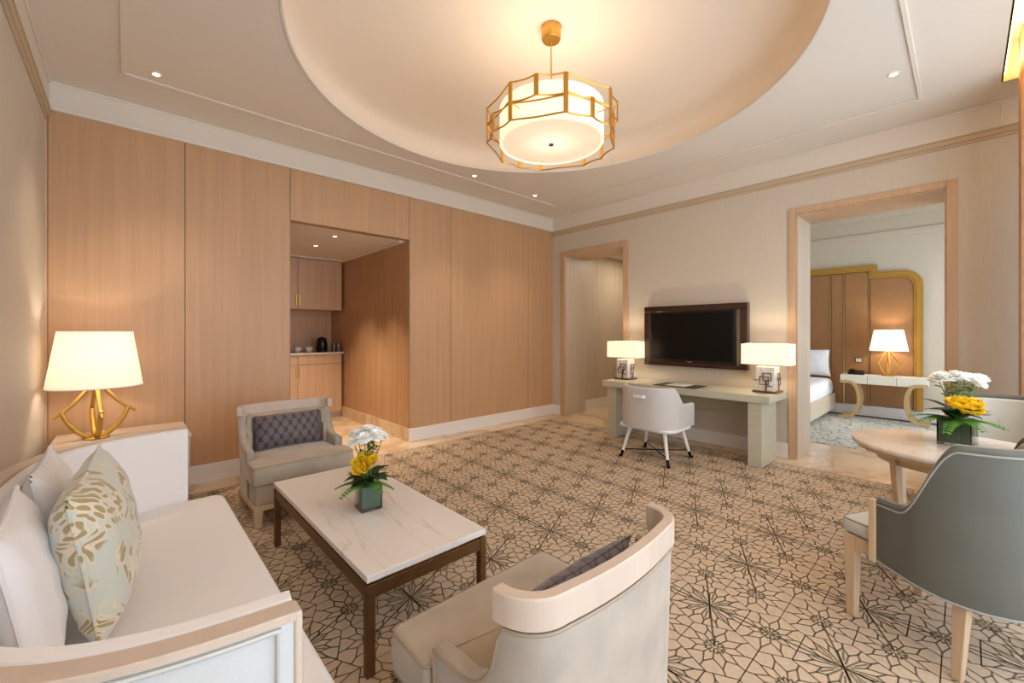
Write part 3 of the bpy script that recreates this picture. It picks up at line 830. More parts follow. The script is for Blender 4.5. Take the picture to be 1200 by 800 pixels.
# ------------------------------------------------------------------ office chair
def office_chair():
    t = thing('office_chair', 'white tub swivel chair pulled up to the desk', 'chair', (4.35, 2.345, FZ), R(-90))
    # local: faces +Y
    path = []
    W, Dp = .325, .33
    for k in range(33):
        a = PI+PI*k/32; path.append((W*math.copysign(abs(math.cos(a))**.8, math.cos(a)), -.02+Dp*math.copysign(abs(math.sin(a))**.8, math.sin(a))))
    path = [(-W, .24), (-W, .16), (-W, .07)]+path+[(W, .07), (W, .16), (W, .24)]
    def top(i, p):
        y = p.y
        if y > .02: return .62
        q = min(1, max(0, (.02-y)/.20)); q = q*q*(3-2*q)
        return .62+.19*q
    m = MB(); m.strip(path, .055, lambda i, p: .375+0.0*i, top); m.build('tub_back', 'office_fabric', t)
    m = MB(); out = round_poly([(-.26,-.24),(.26,-.24),(.265,.25),(-.265,.25)], .08)
    cushion_mb(out, .38, .49, .025, .012).build('seat', 'office_fabric', t)
    rail = round_poly([(-.33,-.30),(.33,-.30),(.33,.26),(-.33,.26)], .16, 8)
    m = MB(); m.prism(rail, .350, .378); m.build('seat_rail', 'white_lacquer', t, bevel=.006)
    for sx in (-1, 1):
        for sy in (-1, 1):
            a, b_ = Vector((sx*.20, sy*.19, .35)), Vector((sx*.262, sy*.245, .075)); c = a+(b_-a)*((.35-.015)/(.35-.075))
            m = MB(); m.tube([a, b_], [.023, .016], 12); lg = m.build('leg', 'white_lacquer', t)
            m = MB(); m.tube([b_, c], [.0175, .0155], 12); m.build('metal_foot', 'black_metal', lg)
            m = MB(); m.lathe([(.0001,0),(.016,.002),(.020,.014),(.012,.026),(.0001,.026)], 12, c=(c.x*1.03, c.y*1.03)); m.build('glide', 'black_metal', lg)
    m = MB(); m.tube([(-.262,-.245,.085),(.262,.245,.085)], .006, 8); m.build('cross_bar', 'black_metal', t)
    m = MB(); m.tube([(-.262,.245,.085),(.262,-.245,.085)], .006, 8); m.build('cross_bar', 'black_metal', t)
    m = MB(); m.sweep([(-.07,-.352,.715),(-.05,-.372,.715),(.05,-.372,.715),(.07,-.352,.715)], [(-.004,-.014),(.004,-.014),(.004,.014),(-.004,.014)]); m.build('pull_handle', 'white_lacquer', t)
office_chair()

# ------------------------------------------------------------------ branch lamp (living room and bedroom)
def branch_lamp(loc, lab, shade_mat_, rb, rt, hs, hb, nb, rz, rtube=.009, rs=1.0):
    t = thing('table_lamp', lab, 'lamp', loc, rz)
    m = MB(); m.lathe([(.0001,0),(.075,0),(.078,.006),(.07,.012),(.02,.016),(.0001,.016)][::1], 28); m.build('foot', 'gold_paint', t)
    for k in range(nb):
        a = 2*PI*k/nb
        def P(r, z, da=0): return (r*rs*math.cos(a+da), r*rs*math.sin(a+da), z)
        m = MB()
        m.tube([P(.035,.012), P(.085,.07*hb/.41), P(.125,.15*hb/.41), P(.140,.20*hb/.41), P(.150,.235*hb/.41)], [rtube*1.6, rtube*1.5, rtube*1.4, rtube*1.25, rtube], 10)
        m.tube([P(.185,.185*hb/.41), P(.140,.225*hb/.41), P(.095,.29*hb/.41), P(.055,.36*hb/.41), P(.022,hb+.01)], [rtube*.7, rtube, rtube*1.1, rtube*1.1, rtube], 10)
        m.build('branch', 'gold_paint', t)
    m = MB(); m.lathe([(.0001,hb),(.03,hb),(.03,hb+.05),(.014,hb+.06),(.014,hb+hs*.5),(.0001,hb+hs*.5)], 16); m.build('socket', 'gold_paint', t)
    m = MB(); m.lathe([(rb,hb),(rt,hb+hs),(rt-.003,hb+hs),(rb-.003,hb)], 48, cap=False); sh = m.build('lamp_shade', shade_mat_, t)
    m = MB(); m.lathe([(rb+.0015,hb-.001),(rb+.0015,hb+.006),(rb-.004,hb+.006),(rb-.004,hb-.001),(rb+.0015,hb-.001)], 48, cap=False); m.build('shade_trim', 'paper', sh); m = MB()
    m.lathe([(rt+.0015,hb+hs-.006),(rt+.0015,hb+hs+.001),(rt-.004,hb+hs+.001),(rt-.004,hb+hs-.006),(rt+.0015,hb+hs-.006)], 48, cap=False); m.build('shade_trim', 'paper', sh)
    for z in (hb+.006, hb+hs-.01):
        r_ = rb-.004 if z < hb+.1 else rt-.004
        m = MB()
        for k in range(3):
            a = 2*PI*k/3; m.tube([(.013*math.cos(a), .013*math.sin(a), hb+hs*.5-.004), (r_*math.cos(a), r_*math.sin(a), z)], .0018, 5)
        if z > hb+.1: m.build('shade_spider', 'brass_light', t)
    return t
branch_lamp((-.165, 4.42, .611), 'table lamp with gold branch base and white shade behind the sofa', 'shade_warm', .265, .205, .415, .385, 4, R(-80), .012, 1.22)
light('table_lamp_bulb', 'POINT', (-.165, 4.42, 1.215), 6.5, (1, .88, .74), .035)

def side_table():
    t = thing('side_table', 'pale oak side table carrying the lamp behind the sofa', 'side table', (-.01, 4.39, FZ))
    x0, x1, y0, y1 = -.385, .385, -.31, .34
    m = MB(); m.box(x0, y0, .575, x1, y1, .60); m.build('top', 'cream_wood', t, bevel=.003)
    m = MB(); m.box(x0+.008, y0+.008, .34, x1-.008, y1-.008, .575); b_ = m.build('drawer_box', 'cream_wood', t, bevel=.003)
    m = MB(); m.box(x0+.04, y0, .36, x1-.04, y0+.008, .56); m.build('drawer_front', 'cream_wood', t, bevel=.002)
    for sx in (x0+.05, x1-.19):
        m = MB(); m.box(sx, y0+.12, 0, sx+.05, y1-.12, .34); m.build('leg', 'chair_wood', t)
side_table()

# ------------------------------------------------------------------ sofa
def sofa():
    yc = 1.995
    t = thing('sofa', 'white sofa with a curved wraparound back along the left wall', 'sofa', (0, yc, FZ))
    half = [(.245, 1.105), (.11, 1.088), (-.02, 1.055), (-.14, .995), (-.24, .905), (-.315, .78), (-.36, .62), (-.385, .42), (-.395, .2), (-.398, 0)]
    def smooth(pts, it=2):
        for _ in range(it):
            q = [pts[0]]
            for i in range(len(pts)-1):
                a, b_ = pts[i], pts[i+1]
                q += [(a[0]*.75+b_[0]*.25, a[1]*.75+b_[1]*.25), (a[0]*.25+b_[0]*.75, a[1]*.25+b_[1]*.75)]
            q.append(pts[-1]); pts = q
        return pts
    full = smooth(half+[(x, -y) for x, y in reversed(half[:-1])])     # from far arm round the back to the near arm
    def off(p, d):
        n = len(p); o = []
        for i in range(n):
            a = Vector(p[max(i-1, 0)]); b_ = Vector(p[min(i+1, n-1)]); e = (b_-a).normalized(); q = Vector(p[i])+Vector((-e.y, e.x))*d; o.append((q.x, q.y))
        return o
    Ht = .842
    # wood outer rim on top, upholstered outer panel under it, upholstered inner shell
    m = MB(); m.strip(full, .050, Ht-.016, Ht+.0, ch=.0025); m.build('wooden_top_rail', 'cream_wood', t)
    for s in (1, -1):
        y = 1.106*s; end = MB(); end.box(.242, y-.050 if s > 0 else y, .10, .258, y if s > 0 else y+.050, Ht-.001)
        end.build('arm_post', 'cream_wood', t, bevel=.006)
    inn0 = off(full, .004)
    m = MB(); m.strip(inn0, .044, .12, Ht-.003); m.build('outer_upholstery', 'sofa_outer', t)
    pa = off(full, -.001); n = len(pa)
    m = MB(); m.tube([(p[0], p[1], Ht-.024) for p in pa[2:-2]], .0045, 6); m.tube([(p[0], p[1], .16) for p in pa[2:-2]], .0045, 6)
    m.tube([(.215, -1.103, .16), (.215, -1.103, Ht-.024)], .0045, 6); m.tube([(.215, 1.103, .16), (.215, 1.103, Ht-.024)], .0045, 6); m.build('piping', 'pipe_light', t)
    inn = off(full, .050)
    m = MB(); m.strip(inn, .055, .12, Ht-.003); m.build('inner_upholstery', 'sofa_fabric', t)
    ii = off(full, .104); k0 = 3
    body = [(.26, -1.0), (.26, 1.0)]+[p for p in ii[k0:-k0] if p[0] < .2]
    m = MB(); out = round_poly([(.385, -.98), (.385, .98), (.26, .98), (-.05, .94), (-.22, .80), (-.29, .5), (-.29, -.5), (-.22, -.80), (-.05, -.94), (.26, -.98)], [.05, .05, 0, .1, .1, .1, .1, .1, .1, 0])
    m.prism(out, .10, .285); m.build('base', 'sofa_fabric', t, bevel=.01)
    seat = round_poly([(.425, -.985), (.425, 1.0), (.262, 1.0), (-.02, .955), (-.20, .83), (-.288, .55), (-.288, -.55), (-.20, -.83), (-.02, -.955), (.262, -1.0)], [.07, .07, .0, .1, .1, .1, .1, .1, .1, 0], 6)
    cushion_mb(seat, .287, .442, .028, .010).build('seat_cushion', 'sofa_fabric', t)
    for x in (.30, -.25):
        for y in (-.85, .85):
            m = MB(); m.tube([(x, y, 0), (x, y, .10)], [.018, .026], 12); m.build('leg', 'chair_wood', t)
    return t
sofa()

def frame_pillow(name, lab, mat, NB, NT, FB, thick, pipe=None, seed=1, wrinkle=.004, group=None, pinch=.07, normal_sign=1):
    NB, NT, FB = Vector(NB), Vector(NT), Vector(FB)
    X = (FB-NB); W = X.length; X.normalize(); Z = NT-NB; Hh = Z.length; Z = (Z-X*Z.dot(X)).normalized(); Y = Z.cross(X)
    c = NB+X*W/2+Z*Hh/2
    mt = Matrix((( X.x, Y.x, Z.x, c.x), (X.y, Y.y, Z.y, c.y), (X.z, Y.z, Z.z, c.z), (0,0,0,1)))
    t = bpy.data.objects.new(name, None); COL.objects.link(t); t.empty_display_size = .1; t.matrix_world = mt; tag(t, lab, 'pillow', group)
    mb, edge = pillow_mb(W, Hh, thick, 26, pinch, wrinkle, seed)
    mb.build('cover', mat, t)
    m = MB(); m.tube(edge, .0055, 6, True); m.build('piping', pipe or mat, t)
    return t
frame_pillow('throw_pillow', 'pale green damask pillow with gold leaf pattern on the sofa', 'damask', (-.055, 1.70, .478), (-.128, 1.575, .925), (-.005, 2.165, .53), .18, 'damask', 3)
frame_pillow('throw_pillow', 'plain white pillow leaning on the sofa back beside the damask pillow, nearer the camera', 'pillow_white', (-.15, 1.50, .472), (-.225, 1.47, .925), (-.17, 1.97, .477), .12, 'pillow_white', 5, .005, 'plain white sofa pillows')
frame_pillow('throw_pillow', 'plain white pillow tucked behind the damask pillow, further along the sofa back', 'pillow_white', (-.155, 2.03, .472), (-.225, 2.00, .938), (-.155, 2.50, .477), .125, 'pillow_white', 9, .005, 'plain white sofa pillows')

# ------------------------------------------------------------------ coffee table
def coffee_table():
    x0, x1, y0, y1 = .708, 1.322, 1.622, 3.065; cx, cy = (x0+x1)/2, (y0+y1)/2; hx, hy = (x1-x0)/2, (y1-y0)/2
    t = thing('coffee_table', 'low coffee table with white marble top and bronze frame', 'coffee table', (cx, cy, FZ))
    m = MB(); m.box(-hx, -hy, .384, hx, hy, .412); m.build('marble_top', 'white_marble', t, bevel=.003)
    m = MB(); a, w_ = .0, .03; z0, z1 = .315, .370
    m.box(-hx+.036, -hy+.003, z0, hx-.036, -hy+.003+w_*.6, z1); m.box(-hx+.036, hy-.003-w_*.6, z0, hx-.036, hy-.003, z1)
    m.box(-hx+.003, -hy+.036, z0, -hx+.003+w_*.6, hy-.036, z1); m.box(hx-.003-w_*.6, -hy+.036, z0, hx-.003, hy-.036, z1)
    m.box(-hx+.05, -hy+.05, .370, hx-.05, -hy+.08, .384); m.box(-hx+.05, hy-.08, .370, hx-.05, hy-.05, .384)
    m.build('frame', 'bronze', t, bevel=.002)
    for sx in (-1, 1):
        for sy in (-1, 1):
            cxl, cyl = sx*(hx-.018), sy*(hy-.018)
            m = MB(); m.prism([(cxl-.018, cyl-.018), (cxl+.018, cyl-.018), (cxl+.018, cyl+.018), (cxl-.018, cyl+.018)], 0, .372); m.build('leg', 'bronze', t, bevel=.003)
coffee_table()

# ------------------------------------------------------------------ lounge chairs
def lounge_chair(loc, rz, lab, cushion_lab=None):
    t = thing('lounge_chair', lab, 'armchair', loc, rz, 'pair of low lounge chairs')
    # U path, going from left arm front round the back to right arm front (outer line; thickness to the left of travel = inside)
    W, Bk = .355, -.315
    def upath(W, Bk, yf, r=.12, bow=.02):
        pts = [(-W, yf)]; n = 8
        for k in range(4): pts.append((-W, yf+(Bk+r-yf)*(k+1)/5))
        for k in range(n+1):
            a = PI+PI/2*k/n; pts.append((-W+r+r*math.cos(a), Bk+bow+r+r*math.sin(a)))
        for k in range(1, 8):
            x = -W+r+(2*W-2*r)*k/8; pts.append((x, Bk+bow*(x/(W-r))**2))
        for k in range(n+1):
            a = 1.5*PI+PI/2*k/n; pts.append((W-r+r*math.cos(a), Bk+bow+r+r*math.sin(a)))
        for k in range(4): pts.append((W, (Bk+r)+(yf-Bk-r)*(k+1)/5))
        pts.append((W, yf)); 
        return pts
    def resample(p, n):
        L = [0]
        for i in range(1, len(p)): L.append(L[-1]+math.dist(p[i-1], p[i]))
        out = []
        for k in range(n+1):
            d = L[-1]*k/n; i = max(j for j in range(len(L)) if L[j] <= d+1e-9); i = min(i, len(p)-2)
            q = (d-L[i])/max(1e-9, L[i+1]-L[i]); out.append((p[i][0]*(1-q)+p[i+1][0]*q, p[i][1]*(1-q)+p[i+1][1]*q))
        return out
    body = resample(upath(W, Bk, .10), 84)
    def top(i, p):
        y = p.y
        if y >= -.02: return .505+.012*math.cos(min(1, max(0, (y+.02)/.12))*PI/2)
        q = min(1, (-.02-y)/.165); return .517+(.728-.517)*(1-math.sqrt(max(0, 1-q*q)))
    m = MB(); m.strip(body, .052, .155, top)
    tp = lambda z: 1-.055*max(0, (.73-z)/.73)
    m.v = [(x*tp(z), y*tp(z) if y < 0 else y, z) for x, y, z in m.v]; m.build('upholstered_back', 'velvet_pale', t)
    lip = [(x*tp(top(0, Vector((x, y)))), y*tp(top(0, Vector((x, y)))) if y < 0 else y, top(0, Vector((x, y)))-.014) for x, y in body]
    m = MB(); m.tube(lip, .005, 6); m.tube([(-W*tp(.16), .102, .16), (-W*tp(.5), .102, .50)], .004, 6); m.tube([(W*tp(.16), .102, .16), (W*tp(.5), .102, .50)], .004, 6); m.build('piping', 'pipe_taupe', t)
    rl = [q for q in resample(upath(W+.008, Bk-.006, .10), 120) if q[1] < -.168]
    m = MB(); m.strip(rl, .036, .728, .80, ch=.004); m.build('wooden_top_rail', 'cream_wood', t)
    # inner back pad
    pad = [q for q in resample(upath(W-.054, Bk+.054, .10, r=.09), 80)]
    m = MB(); m.strip([q for q in pad if q[1] < -.10], .03, .40, lambda i, p: .715 if p.y < -.16 else .60); m.build('back_pad', 'velvet_taupe', t)
    base = round_poly([(-.335,-.27),(.335,-.27),(.335,.315),(-.335,.315)], [.12,.12,.02,.02])
    m = MB(); m.prism(base, .16, .298); m.build('seat_base', 'velvet_taupe', t, bevel=.008)
    m = MB(); m.prism(round_poly([(-.352,-.29),(.352,-.29),(.345,.322),(-.345,.322)], [.14,.14,.01,.01]), .118, .158); m.build('wooden_plinth', 'chair_wood', t, bevel=.004)
    seat = round_poly([(-.275,-.235),(.275,-.235),(.295,.115),(.362,.125),(.360,.345),(-.360,.345),(-.362,.125),(-.295,.115)], [.1,.1,.015,.02,.035,.035,.02,.015], 5)
    cushion_mb(seat, .300, .442, .026, .014).build('seat_cushion', 'velvet_taupe', t)
    m = MB(); m.tube([(x, y, .432) for x, y in inset_poly(seat, .004)], .0045, 6, True); m.tube([(x, y, .310) for x, y in inset_poly(seat, .004)], .0045, 6, True); m.build('cushion_piping', 'pipe_taupe', t)
    for sx in (-1, 1):
        for sy in (-1, 1):
            cx, cy = sx*.315, .292 if sy > 0 else -.235
            m = MB(); h = .12; k0, k1 = .021, .029
            m.add([(cx-k0,cy-k0,0),(cx+k0,cy-k0,0),(cx+k0,cy+k0,0),(cx-k0,cy+k0,0),(cx-k1,cy-k1,h),(cx+k1,cy-k1,h),(cx+k1,cy+k1,h),(cx-k1,cy+k1,h)], [(0,3,2,1),(4,5,6,7),(0,1,5,4),(1,2,6,5),(2,3,7,6),(3,0,4,7)])
            m.build('leg', 'chair_wood', t, bevel=.002)
    return t
near = lounge_chair((.985, .915, FZ), 0, 'lounge chair at the camera end of the coffee table, seen from behind')
far = copy_tree(near); far.location = (1.005, 3.715, FZ); far.rotation_euler = (0,0,PI); far['label'] = 'lounge chair at the oak wall end of the coffee table, facing it'

def lumbar(lab, c, rz, tilt, w=.50, h=.27, th=.12, seed=2, src=[None]):
    if src[0] is None:
        t = thing('lumbar_cushion', lab, 'cushion', c, group='dark patterned lumbar cushions')
        mb, edge = pillow_mb(w, h, th, 22, .05, .003, seed); mb.build('cover', 'oval_cloth', t)
        m = MB(); m.tube(edge, .004, 6, True); m.build('seam', 'oval_cloth', t); src[0] = t
    else:
        t = copy_tree(src[0]); t['label'] = lab
    t.location = c; t.rotation_mode = 'XYZ'; t.rotation_euler = (tilt, 0, rz)
    return t
# local Y is the thickness; tilt leans the top backwards
lumbar('dark purple patterned cushion on the lounge chair seen from behind', (.985, .915-.125, .592), 0, R(14))
lumbar('dark purple patterned cushion on the lounge chair facing the coffee table', (1.0, 3.715+.125, .592), PI, R(14))

# ------------------------------------------------------------------ flowers
def vase(loc, w, h, lab, rz=0):
    t = thing('flower_vase', lab, 'vase', loc, rz)
    k = w/2; m = MB()
    m.box(-k, -k, 0, k, k, .012); e = .005
    m.box(-k, -k, .012, k, -k+e, h); m.box(-k, k-e, .012, k, k, h); m.box(-k, -k+e, .012, -k+e, k-e, h); m.box(k-e, -k+e, .012, k, k-e, h)
    m.build('glass_box', 'clear_glass', t)
    m = MB(); q = k-.007
    for s in range(4):
        mt = Matrix.Rotation(PI/2*s, 4, 'Z'); n = 6
        for i in range(n):
            x0 = -q+2*q*i/n; x1 = x0+2*q/n; d = .002 if i % 2 else 0
            m.box(x0, -q+d, .016, x1-.001, -q+.003+d, h-.006, mat=mt)
    m.box(-q+.006, -q+.006, .016, q-.006, q-.006, h-.03)
    m.build('leaf_lining', 'leaf_lining', t)
    return t
def mum_mesh():
    m = MB(); rnd = random.Random(3)
    for ring, (el, L, n) in enumerate([(-12, .046, 22), (6, .045, 22), (24, .040, 18), (42, .034, 14), (60, .026, 10), (78, .018, 6)]):
        for k in range(n):
            a = 2*PI*(k+.5*(ring % 2))/n+rnd.uniform(-.06, .06); e = R(el+rnd.uniform(-5, 5))
            mt = Matrix.Rotation(a, 4, 'Z') @ Matrix.Rotation(-e, 4, 'Y')
            w_ = .0052; pts = [(.004,0,0),(L*.45,w_,.001),(L*.85,w_*1.15,.003),(L,0,.006),(L*.85,-w_*1.15,.003),(L*.45,-w_,.001)]
            th = .0012
            m.add(pts+[(p[0], p[1], p[2]-th) for p in pts], [(0,1,2,3,4,5),(11,10,9,8,7,6)]+[(i, 6+i, 6+(i+1) % 6, (i+1) % 6) for i in range(6)], 0, True, mt)
    m.lathe([(.0001,-.014),(.010,-.010),(.012,0),(.006,.01),(.0001,.012)], 12)
    return m
def rose_mesh():
    m = MB()
    for ring, (r0, r1, n, h, off_) in enumerate([(.006,.010,3,.030,0), (.010,.018,4,.032,.5), (.015,.027,5,.031,.2), (.019,.037,5,.028,.7)]):
        for k in range(n):
            a0 = 2*PI*(k+off_)/n; da = 2*PI/n*1.35; v = []; nu, nv = 6, 5
            for j in range(nv+1):
                q = j/nv
                for i in range(nu+1):
                    p = i/nu-.5; rr = r0*.4+(r1-r0*.4)*math.sin(q*PI/2)**1.0+.004*max(0, q-.75)*4*(1 if ring > 1 else 0)
                    wd = math.sin(min(1, q*1.2+.15)*PI/2); a = a0+p*da*wd
                    z = h*q*(1-.55*(abs(p)*2)**3*q)
                    v.append((rr*math.cos(a), rr*math.sin(a), z+.0))
            f = [(j*(nu+1)+i, j*(nu+1)+i+1, (j+1)*(nu+1)+i+1, (j+1)*(nu+1)+i) for j in range(nv) for i in range(nu)]
            m.add(v, f, 0, True)
    m.lathe([(.0001,-.012),(.007,-.008),(.009,0),(.008,.006),(.0001,.008)], 12)
    return m
def leaf_mb(L, W, droop=.3, th=.001):
    m = MB(); v = []; n = 8
    for i in range(n+1):
        q = i/n; w_ = W*math.sin(PI*q**.8)*(1-.15*q); x = L*q; z = -droop*L*q*q+.12*L*q
        v += [(x, -w_, z+.18*w_), (x, 0, z), (x, w_, z+.18*w_)]
    f = []
    for i in range(n):
        for k in (0, 1): f.append((3*i+k, 3*i+k+1, 3*i+k+4, 3*i+k+3))
    m.add(v, f, 0, True); m.add([(a, b_, c-th) for a, b_, c in v], [tuple(reversed(q)) for q in f], 0, True)
    return m
def fern_mb(L):
    m = MB(); n = 9; pts = []
    for i in range(n+1):
        q = i/n; pts.append((L*q, 0, .16*L*q-.36*L*q*q))
    m.tube(pts, [.0018*(1-.6*i/n) for i in range(n+1)], 5)
    for i in range(1, n+1):
        p = pts[i]; q = i/n; ll = .34*L*(1-.65*q)
        for s in (-1, 1):
            mt = Matrix.Translation(p) @ Matrix.Rotation(s*R(52), 4, 'Z') @ Matrix.Rotation(R(8), 4, 'Y')
            m.add([(0,-.003,0),(ll*.35,-.010,.002),(ll*.65,-.006,0),(ll,0,-.004),(ll*.65,.008,0),(ll*.35,.008,.002),(0,.003,0)], [tuple(range(7))], 0, False, mt)
    return m
def bouquet(loc, lab, seed, whites, yellows, h, spread, leaves, ferns, scale=1):
    rnd = random.Random(seed); t = thing('bouquet', lab, 'bouquet', loc)
    proto = {}
    def inst(kind, mk, mat, par, mt):
        if kind not in proto: o = mk().build(kind, mat, par); proto[kind] = o
        else: o = proto[kind].copy(); COL.objects.link(o); o.parent = par
        o.matrix_local = mt; return o
    for (x, y, z, s, tx, ty) in whites:
        mt = Matrix.Translation((x, y, z)) @ Matrix.Rotation(tx, 4, 'X') @ Matrix.Rotation(ty, 4, 'Y') @ Matrix.Rotation(rnd.uniform(0, 6), 4, 'Z') @ Matrix.Scale(s, 4)
        inst('chrysanthemum', mum_mesh, 'white_petal', t, mt)
    m = MB()
    for (x, y, z, s, tx, ty) in whites: m.tube([(x*.25, y*.25, .01), (x*.5, y*.5, z*.5), (x, y, z-.01)], .0025, 6)
    for k in range(30):
        x, y, z, s, tx, ty = whites[k % len(whites)]; q = .55+(k*.37 % .36)
        a = rnd.uniform(0, 6.28); c = Vector((x*q, y*q, z*q)); d = Vector((math.cos(a), math.sin(a), .35))*.045
        m.add([tuple(c), tuple(c+d*.5+Vector((0,0,.008))+Vector((-d.y, d.x, 0))*.28), tuple(c+d), tuple(c+d*.5+Vector((0,0,.008))-Vector((-d.y, d.x, 0))*.28)], [(0,1,2,3)])
    m.build('stems', 'stem_green', t)
    for (x, y, z, s, tx, ty) in yellows:
        mt = Matrix.Translation((x, y, z)) @ Matrix.Rotation(tx, 4, 'X') @ Matrix.Rotation(ty, 4, 'Y') @ Matrix.Rotation(rnd.uniform(0, 6), 4, 'Z') @ Matrix.Scale(s, 4)
        inst('yellow_rose', rose_mesh, 'yellow_petal', t, mt)
    for k in range(leaves):
        a = 2*PI*k/leaves+rnd.uniform(-.25, .25); el = R(rnd.uniform(-5, 45)); r_ = rnd.uniform(.01, .03)
        mt = Matrix.Translation((r_*math.cos(a), r_*math.sin(a), rnd.uniform(.0, .05)+.0)) @ Matrix.Rotation(a, 4, 'Z') @ Matrix.Rotation(-el, 4, 'Y') @ Matrix.Scale(scale*rnd.uniform(.85, 1.15), 4)
        inst('leaf', lambda: leaf_mb(.105, .034), 'leaf_dark', t, mt)
    for k in range(ferns):
        a = 2*PI*k/ferns+rnd.uniform(-.2, .2); el = R(rnd.uniform(-6, 12))
        mt = Matrix.Translation((.02*math.cos(a), .02*math.sin(a), .008)) @ Matrix.Rotation(a, 4, 'Z') @ Matrix.Rotation(-el, 4, 'Y') @ Matrix.Scale(scale*rnd.uniform(.85, 1.1), 4)
        inst('fern_frond', lambda: fern_mb(.145), 'leaf_fern', t, mt)
    return t
Tz = FZ+.4135
vase((.995, 2.265, Tz), .116, .135, 'square glass vase lined with leaves on the white marble coffee table', R(-4))
wh = [(0,0,.295,1.1,0,0), (.055,.03,.275,1.05,-.2,.45), (-.055,.02,.28,1.05,-.1,-.4), (.02,-.05,.272,1.05,.45,.1), (.03,.065,.272,1,-.5,.1), (-.04,-.04,.265,.95,.4,-.3), (.075,-.02,.255,.9,.3,.6), (-.085,-.01,.25,.85,.1,-.6)]
cam_r = Vector((.735, -.678)); cam_b = Vector((-.678, -.735))
def cs(r_, b_): q = cam_r*r_+cam_b*b_; return q.x, q.y
yl = []
for (r_, b_, z, s, tilt) in ((-.035,.045,.115,1.0,.5), (.000,.055,.095,1.0,.7), (.028,.04,.125,1.05,.45), (-.005,.03,.140,1.0,.3), (-.03,.055,.085,.9,.8)):
    x, y = cs(r_, b_); yl.append((x, y, z, s, tilt*.75, -tilt*.68))
bouquet((.995, 2.265, Tz+.136), 'white chrysanthemums above yellow roses in the coffee table vase', 11, wh, yl, .3, .1, 18, 7)
vase((3.53, .03, .7545), .140, .140, 'square glass vase with dark leaf lining on the round table', R(-12))
wh2 = []
for (r_, b_, z, s, tx, ty) in ((-.085,.0,.245,1.25,0,-.2), (-.03,.03,.255,1.2,.2,0), (.04,0,.245,1.2,0,.1), (.10,.01,.235,1.2,0,.35), (.01,-.05,.24,1.1,-.3,0), (.07,-.05,.235,1.1,-.3,.2), (-.06,-.05,.235,1.1,-.3,-.2), (.06,.05,.215,1.0,.5,.2)):
    x, y = cs(r_, b_); wh2.append((x, y, z, s, tx, ty))
yl2 = []
for (r_, b_, z, s, tilt) in ((-.065,.045,.085,1.25,.45), (-.035,.06,.065,1.25,.65), (.015,.055,.06,1.25,.65), (.03,.04,.09,1.3,.4), (-.02,.035,.10,1.2,.3)):
    x, y = cs(r_, b_); yl2.append((x, y, z, s, tilt*.75, -tilt*.68))
bouquet((3.53, .03, .752+.142), 'white chrysanthemums above yellow roses in the round table vase', 23, wh2, yl2, .3, .1, 18, 9, 1.2)

# ------------------------------------------------------------------ round table
def round_table():
    t = thing('round_table', 'round dining table with polished cream marble top', 'table', (3.45, .045, FZ))
    m = MB(); m.lathe([(.0001,.715),(.435,.715),(.448,.722),(.45,.734),(.444,.744),(.0001,.744)], 72); m.build('marble_top', 'cream_marble', t)
    m = MB(); m.lathe([(.425,.700),(.432,.714),(.0001,.714),(.0001,.700)], 64, cap=False); m.build('wooden_underframe', 'chair_wood', t)
    m = MB(); m.lathe([(.33,.64),(.33,.70),(.31,.70),(.31,.64),(.33,.64)], 64, cap=False); m.build('apron', 'chair_wood', t)
    for k in range(4):
        a = R(138)+k*PI/2
        c, s = math.cos(a), math.sin(a); pts = []; rr = []
        for z, r_, w_ in ((.70,.335,.030), (.55,.325,.026), (.35,.31,.022), (.15,.305,.019), (0,.32,.021)): pts.append((r_*c, r_*s, z)); rr.append(w_)
        m = MB(); m.tube(pts, rr, 4); m.build('leg', 'chair_wood', t, bevel=.004)
round_table()

